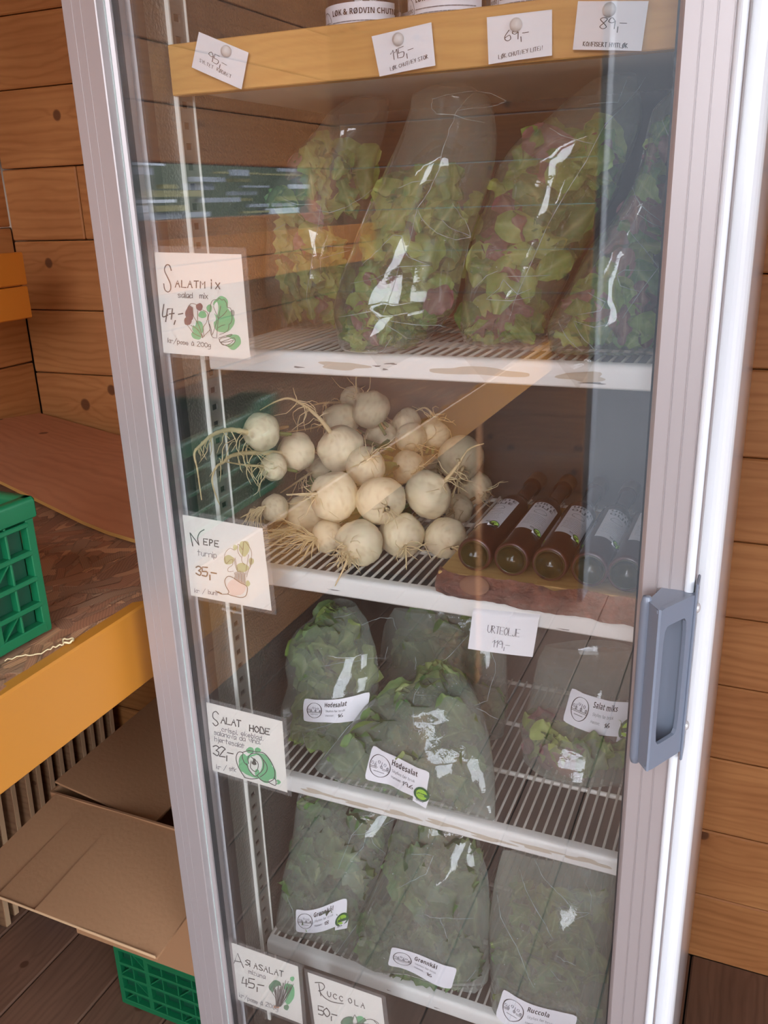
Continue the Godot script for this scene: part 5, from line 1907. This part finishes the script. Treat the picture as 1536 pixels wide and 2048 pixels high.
# ---------------------------------------------------------------- turnips
func turnip_mesh(sd: int) -> ArrayMesh:
	# unit radius, root towards +y, leaf crown towards -y
	var nz := FastNoiseLite.new()
	nz.seed = sd
	nz.frequency = 0.8
	var r := RandomNumberGenerator.new()
	r.seed = sd
	var rows := []
	var cols := []
	var cream := Color(0.84, 0.73, 0.50)
	var tan_ := Color(0.58, 0.42, 0.22)
	for i in 25:
		var ph := PI * i / 24.0
		var y := -cos(ph) * 0.90
		var rad := sin(ph)
		if ph > 2.5:
			var w := (ph - 2.5) / (PI - 2.5)
			y += 0.20 * w * w
			rad = maxf(rad, 0.13 * w)
		if ph < 0.3:
			y += 0.05 * (1.0 - ph / 0.3)
		var ring := PackedVector3Array()
		var cc := PackedColorArray()
		for k in 32:
			var a := -TAU * k / 32
			var d := V(rad * cos(a), y, rad * sin(a))
			var q := 1.0 + 0.13 * nz.get_noise_3dv(d * 1.1) + 0.02 * nz.get_noise_3dv(d * 4.0)
			ring.append(d * q)
			var stain := clampf(nz.get_noise_3dv(d * 4.0 + V(9, 3, 1)) * 1.6 - 0.12, 0, 0.5)
			stain += smoothstep(2.55, 3.0, ph) * 0.40 + (1.0 - smoothstep(0.12, 0.42, ph)) * 0.75
			stain += 0.12 * clampf(sin(ph * 26.0 + 3.0 * nz.get_noise_3dv(d * 2.0)), 0, 1) * absf(nz.get_noise_3dv(d))
			cc.append(cream.lerp(tan_, clampf(stain, 0, 0.9)))
		rows.append(ring)
		cols.append(cc)
	var g := G.new()
	g.grid(rows, true, cols)
	return g.mesh()


func build_turnips() -> void:
	var ms := []
	for k in 5:
		ms.append(turnip_mesh(20 + k * 9))
	var T := [
		[V(0.074, 1.133, -0.169), 0.0221, [V(0.067, 1.136, -0.148), V(0.056, 1.144, -0.129), V(0.055, 1.147, -0.097), V(0.055, 1.141, -0.070), V(0.055, 1.135, -0.055), V(0.055, 1.115, -0.057), V(0.055, 1.078, -0.059)]],
		[V(0.081, 1.089, -0.239), 0.0242, [V(0.071, 1.092, -0.215), V(0.055, 1.105, -0.168), V(0.055, 1.112, -0.129), V(0.055, 1.109, -0.109), V(0.055, 1.107, -0.093), V(0.055, 1.092, -0.083), V(0.055, 1.060, -0.093)]],
		[V(0.069, 1.079, -0.199), 0.0168, [V(0.065, 1.083, -0.185), V(0.055, 1.093, -0.154), V(0.055, 1.109, -0.112)]],
		[V(0.069, 1.024, -0.195), 0.0170, [V(0.067, 1.032, -0.182), V(0.055, 1.028, -0.170), V(0.055, 1.030, -0.135)]],
		[V(0.095, 1.007, -0.227), 0.0245, [V(0.100, 0.991, -0.202), V(0.084, 0.996, -0.190), V(0.068, 0.999, -0.180)]],
		[V(0.168, 1.057, -0.173), 0.0285, [V(0.161, 1.068, -0.149), V(0.145, 1.070, -0.136), V(0.129, 1.071, -0.125)]],
		[V(0.130, 1.089, -0.273), 0.0296, [V(0.129, 1.110, -0.255), V(0.113, 1.133, -0.250), V(0.096, 1.150, -0.244), V(0.077, 1.160, -0.239), V(0.061, 1.157, -0.231), V(0.055, 1.152, -0.200)]],
		[V(0.078, 1.096, -0.381), 0.0261, [V(0.067, 1.105, -0.380), V(0.055, 1.094, -0.357), V(0.055, 1.111, -0.244)]],
		[V(0.071, 1.116, -0.436), 0.0189, [V(0.061, 1.114, -0.431), V(0.055, 1.125, -0.368), V(0.055, 1.129, -0.326)]],
		[V(0.125, 1.116, -0.384), 0.0256, [V(0.107, 1.130, -0.382), V(0.102, 1.146, -0.386), V(0.100, 1.162, -0.391)]],
		[V(0.175, 1.073, -0.253), 0.0238, [V(0.192, 1.095, -0.248), V(0.182, 1.085, -0.234), V(0.167, 1.080, -0.222)]],
		[V(0.132, 1.071, -0.398), 0.0233, [V(0.135, 1.070, -0.379), V(0.132, 1.061, -0.368)]],
		[V(0.160, 1.086, -0.434), 0.0214, [V(0.150, 1.088, -0.430), V(0.143, 1.085, -0.426)]],
		[V(0.179, 1.074, -0.399), 0.0209, [V(0.191, 1.072, -0.385), V(0.203, 1.060, -0.381), V(0.201, 1.048, -0.372)]],
		[V(0.201, 1.074, -0.434), 0.0212, [V(0.205, 1.086, -0.440), V(0.185, 1.110, -0.441), V(0.166, 1.101, -0.429)]],
		[V(0.191, 1.045, -0.355), 0.0217, [V(0.210, 1.052, -0.347), V(0.216, 1.043, -0.341)]],
		[V(0.225, 1.055, -0.184), 0.0276, [V(0.239, 1.056, -0.166), V(0.242, 1.052, -0.160)]],
		[V(0.270, 1.053, -0.228), 0.0275, [V(0.296, 1.073, -0.223), V(0.308, 1.094, -0.230), V(0.319, 1.112, -0.238), V(0.335, 1.118, -0.247)]],
		[V(0.260, 1.057, -0.380), 0.0289, [V(0.272, 1.057, -0.360), V(0.270, 1.037, -0.344), V(0.266, 1.022, -0.332), V(0.260, 1.005, -0.322)]],
		[V(0.271, 1.005, -0.411), 0.0229, [V(0.287, 1.004, -0.398), V(0.300, 1.011, -0.401)]],
		[V(0.248, 1.010, -0.192), 0.0255, [V(0.259, 1.008, -0.174), V(0.264, 0.999, -0.166), V(0.268, 0.981, -0.156)]],
		[V(0.297, 1.005, -0.213), 0.0238, [V(0.308, 1.003, -0.196), V(0.317, 1.001, -0.194), V(0.324, 0.999, -0.192)]],
		[V(0.213, 1.013, -0.144), 0.0260, [V(0.212, 1.015, -0.121), V(0.211, 0.998, -0.108), V(0.204, 0.977, -0.093)]],
		[V(0.154, 1.002, -0.177), 0.0195, [V(0.151, 1.006, -0.161), V(0.137, 1.002, -0.148)]],
		[V(0.073, 1.048, -0.318), 0.0205, [V(0.073, 1.045, -0.299), V(0.055, 1.032, -0.274), V(0.055, 1.031, -0.235)]],
		[V(0.274, 1.001, -0.329), 0.0184, [V(0.271, 1.004, -0.313), V(0.270, 1.002, -0.307)]],
		[V(0.193, 1.021, -0.437), 0.0173, [V(0.204, 1.028, -0.430), V(0.212, 1.022, -0.427)]],
	]
	var labels := ["turnip with a very long root curling over the slotted upright", "turnip whose thick root reaches left, just below the one with the longest root", "small shaded turnip low down by the slotted upright", "small turnip with a short pale root just above the NEPE sign", "oval smooth turnip right of the small one above the NEPE sign", "big smooth turnip above the bottom row, its root pointing left", "large pale turnip with a forked root rising to the upper left", "turnip at the back, behind the one with the forked root", "small turnip at the very top of the heap, its root pointing left", "round turnip at the top of the heap with a root standing upwards", "tilted turnip with a brown scar facing out, in the middle of the heap", "turnip behind the tilted one with the brown scar", "rear turnip on the upper right slope of the heap", "turnip below the rear one on the upper right slope", "turnip with thin arching rootlets at the upper right end of the heap", "small smooth turnip between the scarred one and the one with cracked skin", "large round turnip in the middle of the second row from below", "large turnip with dark cracks in its skin, right in the second row", "shaded turnip at the right end of the heap with a long hanging root", "low shaded turnip behind the first oil bottle", "bottom row turnip with its root spreading over the wires, middle of three", "bottom row turnip touching the first oil bottle", "bottom row turnip with a tangle of brown rootlets facing out", "half hidden turnip tucked between the tangled one and the big smooth one", "small turnip behind the big smooth one, its root slanting down left", "small turnip in shade behind the one with cracked skin", "mostly hidden turnip in a gap at the back of the heap"]
	for i in T.size():
		rng.seed = 900 + i
		var c: Vector3 = T[i][0]
		var r: float = T[i][1]
		var path: Array = T[i][2]
		var t := thing("turnip", labels[i], "turnip", c, "heap of white turnips")
		var dir: Vector3 = (path[0] - c).normalized()
		if path.size() > 1:
			dir = (dir + (path[1] - c).normalized() * 0.6).normalized()
		var s := dir.cross(V(0.3, 0.2, 0.9)).normalized()
		var bs := Basis(s, dir, s.cross(dir))
		var bulb := part("bulb", ms[i % 5], M.turnip_skin, t)
		bulb.basis = bs * Basis(UP, rng.randf() * TAU) * Basis.from_scale(Vector3.ONE * r * 1.09)
		# tap root
		var ctrl := [dir * r * 0.72, dir * r * 1.02]
		for k in range(1, path.size()):
			ctrl.append(path[k] - c)
		var pts := []
		for k in ctrl.size() - 1:
			for e in 6:
				var pa: Vector3 = ctrl[maxi(k - 1, 0)]
				var pd: Vector3 = ctrl[mini(k + 2, ctrl.size() - 1)]
				pts.append(ctrl[k].cubic_interpolate(ctrl[k + 1], pa, pd, e / 6.0))
		pts.append(ctrl[-1])
		var rr := []
		var big := 0.0052 if path.size() > 3 else 0.0042
		for k in pts.size():
			var w := float(k) / (pts.size() - 1)
			rr.append(lerpf(big, 0.0006, pow(w, 0.55)) * (1.0 + 0.12 * sin(k * 2.3 + i)))
		var rt := G.new()
		rt.tube(pts, rr, 9)
		part("taproot", rt, M.root, t)
		# fine side roots
		var fine := G.new()
		var many := 16 if i != 22 else 60
		var spread: bool = i in [3, 4, 23]
		if spread:
			many = 34
		for k in many:
			var st: Vector3 = pts[rng.randi() % maxi(2, pts.size() * 2 / 3)]
			if i == 22:
				st = dir * r * 0.92 + V(rng.randf_range(-1, 1), rng.randf_range(-1, 1), 0) * 0.010
			var d := V(rng.randfn(), rng.randfn(), rng.randfn()).normalized() * 0.8 + dir * (0.5 if i != 22 else 0.7) + V(0, -0.15, 0)
			var len_ := rng.randf_range(0.014, 0.052) * (1.0 if i != 22 else 0.65)
			if spread:
				d = V(-1.0, -0.15 + rng.randfn() * 0.12, 0.5 + rng.randfn() * 0.45).normalized()
				len_ *= 1.6
			var pp := [st]
			for e in 5:
				d = (d + V(rng.randfn(), rng.randfn(), rng.randfn()) * 0.35 + V(0, -0.12, 0)).normalized()
				pp.append(pp[-1] + d * len_ / 5.0)
				if spread and (pp[-1] + c).y < 0.9885:
					pp[-1].y = 0.9885 - c.y + rng.randf() * 0.003
				if (pp[-1] + c).x < 0.055:
					pp[-1].x = 0.055 - c.x
			var ok := true
			for p in pp:
				if (p + c).y < (0.985 if not spread else 0.9) or (p + c).z < -0.47 or (p + c).z > -0.04:
					ok = false
			if ok:
				fine.tube(pp, [0.0008, 0.0007, 0.0006, 0.0005, 0.0004, 0.00025], 5)
		if fine.v.size():
			part("rootlets", fine, M.rootlet, t, Vector3.ZERO, "stuff")
		# cut leaf stalks on the crown
		for k in 3:
			var sd := (-dir + V(rng.randfn(), rng.randfn(), rng.randfn()) * 0.22).normalized()
			var g := G.new()
			var l := rng.randf_range(0.010, 0.022)
			g.tube([sd * r * 0.84, sd * (r * 0.9 + l * 0.5), sd * (r * 0.9 + l)], [0.0028, 0.0024, 0.0021], 7)
			part("leaf_stalk", g, M.stalk if k else M.stalk_scar, t)
	# green tops lying under the heap
	var gt := thing("turnip_greens", "dark green turnip tops lying under the left side of the heap", "greens", V(0.10, 0.9875, -0.31))
	for k in 16:
		rng.seed = 400 + k
		var m := part("leaf", LEAVES.deep[k % 2], M.leaf, gt)
		var sz := rng.randf_range(0.07, 0.10)
		m.basis = Basis(UP, rng.randf_range(-1.9, 1.2)) * Basis(V(1, 0, 0), -PI / 2 + rng.randf_range(0.05, 0.5)) * Basis.from_scale(V(sz * 0.7, sz, sz * 0.5))
		m.position = V(rng.randf_range(-0.02, 0.05), 0.008 + k * 0.004, rng.randf_range(-0.03, 0.07))
	for k in 7:
		rng.seed = 500 + k
		var g := G.new()
		var y := 0.010 + k * 0.012
		g.tube([V(-0.025, y, 0.05 - k * 0.02), V(0.02, y + 0.006, 0.02 - k * 0.012), V(0.075, y + 0.002, -0.03)], [0.0035, 0.0038, 0.003], 7)
		part("stem", g, M.stalk, gt)


# ---------------------------------------------------------------- oil bottles on their board
func build_bottles() -> void:
	var b := thing("live_edge_board", "thick live-edge board with reddish bark along its front, under the oil bottles", "board", V(0.436, 0.9862, -0.22))
	var nz := FastNoiseLite.new()
	nz.seed = 8
	nz.frequency = 14.0
	nz.fractal_octaves = 4
	var rows := []
	for i in 11:
		var a := float(i) / 10.0
		var r := PackedVector3Array()
		for k in 75:
			var x := -0.110 + 0.222 * k / 74.0
			var yy := 0.0245 * a
			var zz := 0.126 + 0.011 * sin(PI * a) - 0.006 * a + 0.010 * nz.get_noise_3d(x * 1.2, yy * 2.0, 0.3)
			if k < 5:
				zz -= 0.010 * (1.0 - k / 5.0)
			r.append(V(x, yy + 0.003 * nz.get_noise_2d(x * 2.0, 7) * a - 0.010 * (1.0 - a) * smoothstep(-0.06, -0.02, x), zz))
		rows.append(r)
	for r in rows:
		for k in r.size():
			r[k].y = maxf(r[k].y, 0.0003)
	var g := G.new()
	g.grid(rows, false, [], false)
	part("bark_edge", g, M.bark, b)
	var g2 := G.new()
	g2.box(V(0.001, 0.0115, -0.010), V(0.220, 0.0222, 0.250), 0.001)
	part("board", g2, M.board_top, b)
	var kn := G.new()
	kn.lathe([Vector2(0.017, 0.0), Vector2(0.016, 0.002), Vector2(0.010, 0.0032), Vector2(0, 0.0034)], 24, Transform3D(Basis(V(1, 0, 0), 1.05) * Basis.from_scale(V(1.0, 1, 0.62)), V(-0.062, 0.0185, 0.130)))
	part("knot", kn, M.bark_knot, b)
	var names := ["oil bottle with a round greenish base lying next to the turnips", "oil bottle lying second from the turnips", "oil bottle lying third from the turnips", "oil bottle lying fourth from the turnips, in the pale reflection", "oil bottle lying against the right side, cut off by the door frame"]
	for i in 5:
		var x: float = [0.3665, 0.4075, 0.449, 0.4905, 0.5275][i]
		var t := thing("oil_bottle", "dark " + names[i], "bottle", V(x, 1.0303, -0.112), "five herb oil bottles on the board")
		var rad := 0.0195
		var xf := Transform3D(Basis(V(1, 0, 0), -PI / 2), V(0, 0, 0))
		var body := G.new()
		body.lathe([Vector2(rad * 0.80, 0.0012), Vector2(rad * 0.90, 0.0), Vector2(rad * 0.98, 0.002), Vector2(rad, 0.006), Vector2(rad, 0.150), Vector2(rad * 0.97, 0.158), Vector2(rad * 0.80, 0.170), Vector2(rad * 0.56, 0.182), Vector2(0.0095, 0.196), Vector2(0.0092, 0.245), Vector2(0.0118, 0.247), Vector2(0.0118, 0.254), Vector2(0.009, 0.256)], 36, xf)
		part("body", body, M.bottle_glass, t)
		var punt := G.new()
		punt.lathe([Vector2(0, 0.013), Vector2(rad * 0.25, 0.0122), Vector2(rad * 0.5, 0.0095), Vector2(rad * 0.70, 0.0045), Vector2(rad * 0.80, 0.0012)], 36, xf)
		part("base", punt, M.bottle_base, t)
		var ring := G.new()
		var rp := []
		for k in 25:
			var a := TAU * k / 24
			rp.append(V(rad * 0.80 * cos(a), rad * 0.80 * sin(a), -0.0008))
		var rads := []
		for k in 25:
			rads.append(0.0009)
		ring.tube(rp, rads, 6, false)
		part("base_ring", ring, M.bottle_base, t)
		var cap := G.new()
		cap.lathe([Vector2(0.0118, 0.252), Vector2(0.0122, 0.253), Vector2(0.0122, 0.284), Vector2(0.0108, 0.287), Vector2(0, 0.2875)], 24, xf)
		part("cap", cap, M.bottle_cap, t)
		# label wrapped over the upper side; s metres round, d metres from the neck end of the label towards the base
		var a0: float = [0.15, -0.35, -0.48, -0.58, -0.5][i]
		var on := func(s: float, d: float, lift: float) -> Vector3:
			var a := a0 + s / rad
			return V(-sin(a) * -1.0 * -1.0 * (rad + lift), cos(a) * (rad + lift), -0.139 + d)
		var lab := G.new()
		var rows2 := []
		for q in 13:
			var r := PackedVector3Array()
			for k in 15:
				var s := 0.0160 - 0.032 * k / 14.0
				r.append(on.call(s, 0.090 * (12 - q) / 12.0, 0.0004))
			rows2.append(r)
		lab.grid(rows2)
		var lb := part("label", lab, M.label_white, t)
		var wr := func(u: float, d: float) -> Vector3: return on.call(0.0155 - u, d, 0.0009)
		print_text("URTE", 0.0072, true, func(p): return wr.call(0.0035 + p.x, 0.012 - p.y), M.ink_grey, lb, 1.15)
		print_text("OLJE", 0.0072, true, func(p): return wr.call(0.0035 + p.x, 0.0225 - p.y), M.ink_grey, lb, 1.15)
		var sh := Sheet.new()
		sh.map = func(p): return wr.call(p.x, p.y)
		var st := []
		var circ := PackedVector2Array()
		for k in 21:
			circ.append(Vector2(0.0145 + 0.0075 * cos(TAU * k / 20.0), 0.034 + 0.0062 * sin(TAU * k / 20.0)))
		st.append(circ)
		st.append(PackedVector2Array([Vector2(0.009, 0.036), Vector2(0.020, 0.036)]))
		rng.seed = 60 + i
		for k in 8:
			var y := 0.046 + k * 0.0042
			var x1 := 0.0035
			while x1 < 0.023:
				var l := rng.randf_range(0.0018, 0.0045)
				st.append(PackedVector2Array([Vector2(x1, y), Vector2(minf(x1 + l, 0.0255), y)]))
				x1 += l + 0.0009
		sh.pen("ink_grey", st, 0.0006, 0.0)
		var hw := []
		for s in word("16", 0.014, 0.085, 0.004):
			hw.append(s)
		sh.pen("ink_black", hw, 0.0005, 0.0)
		sh.nn = UP
		finish_sheet(sh, lb)
		eco_mark(lb, func(p): return on.call(-0.0098 - p.x * 0.0060, 0.086 + p.y * 0.0072, 0.0010))


# ---------------------------------------------------------------- chutney jars
func build_jars() -> void:
	var spots := [[0.2335, -0.165, 0.12], [0.328, -0.148, 0.05], [0.408, -0.150, 0.0], [0.283, -0.235, 0.1]]
	var labs := ["chutney jar alone at the end of the row, left of the price card 115", "chutney jar right behind the price card 115", "chutney jar behind the card for the small jars", "chutney jar in the second row behind the others"]
	for i in spots.size():
		var t := thing("chutney_jar", "glass " + labs[i], "jar", V(spots[i][0], 1.5165, spots[i][1]), "chutney jars on the top shelf")
		var r := 0.0372
		var g := G.new()
		g.lathe([Vector2(0, 0.001), Vector2(r * 0.9, 0.001), Vector2(r, 0.006), Vector2(r, 0.072), Vector2(r * 0.92, 0.082), Vector2(r * 0.86, 0.088)], 40)
		part("body", g, M.jar_glass, t)
		var c := G.new()
		c.lathe([Vector2(0, 0.0035), Vector2(r * 0.86, 0.0035), Vector2(r * 0.955, 0.008), Vector2(r * 0.955, 0.071), Vector2(r * 0.9, 0.076), Vector2(0, 0.077)], 40)
		part("chutney", c, M.chutney, t)
		var l := G.new()
		l.lathe([Vector2(r * 0.90, 0.086), Vector2(r * 0.97, 0.0865), Vector2(r * 0.97, 0.099), Vector2(r * 0.92, 0.101), Vector2(0, 0.101)], 40)
		part("lid", l, M.jar_lid, t)
		var turn: float = spots[i][2]
		var on := func(s: float, y: float, lift: float) -> Vector3:
			var a := turn + s / r
			return V(sin(a) * (r + lift), y, cos(a) * (r + lift))
		var lb := G.new()
		var rows := []
		for q in 5:
			var row := PackedVector3Array()
			for k in 25:
				row.append(on.call(-0.046 + 0.092 * k / 24.0, 0.020 + 0.0385 * q / 4.0, 0.0004))
			rows.append(row)
		lb.grid(rows)
		var ln := part("label", lb, M.label_white, t)
		print_text("LØK & RØDVIN CHUTNEY", 0.0052, true, func(p): return on.call(-0.022 + p.x, 0.0465 + p.y, 0.001), M.ink_black, ln, 0.92)
		var sh := Sheet.new()
		sh.map = func(p): return on.call(p.x, p.y, 0.001)
		var st := []
		rng.seed = 70 + i
		for k in 2:
			var x := -0.022
			while x < 0.038:
				var w := rng.randf_range(0.002, 0.006)
				st.append(PackedVector2Array([Vector2(x, 0.0425 - k * 0.004), Vector2(x + w, 0.0425 - k * 0.004)]))
				x += w + 0.001
		sh.pen("ink_grey", st, 0.0008, 0.0)
		var em := []
		var circ := PackedVector2Array()
		for k in 31:
			circ.append(Vector2(-0.0335 + 0.0095 * cos(TAU * k / 30.0), 0.0415 + 0.0115 * sin(TAU * k / 30.0)))
		em.append(circ)
		for k in 5:
			var lp := PackedVector2Array()
			for a in 9:
				lp.append(Vector2(-0.0395 + k * 0.003 + 0.0011 * cos(TAU * a / 8.0), 0.0425 + 0.0015 * sin(TAU * a / 8.0)))
			em.append(lp)
			if k % 2:
				em.append(PackedVector2Array([Vector2(-0.0395 + k * 0.003, 0.0425), Vector2(-0.0395 + k * 0.003, 0.0475)]))
		em.append(PackedVector2Array([Vector2(-0.0415, 0.0395), Vector2(-0.0255, 0.0395)]))
		sh.pen("ink_black", em, 0.0005, 0.0)
		finish_sheet(sh, ln)
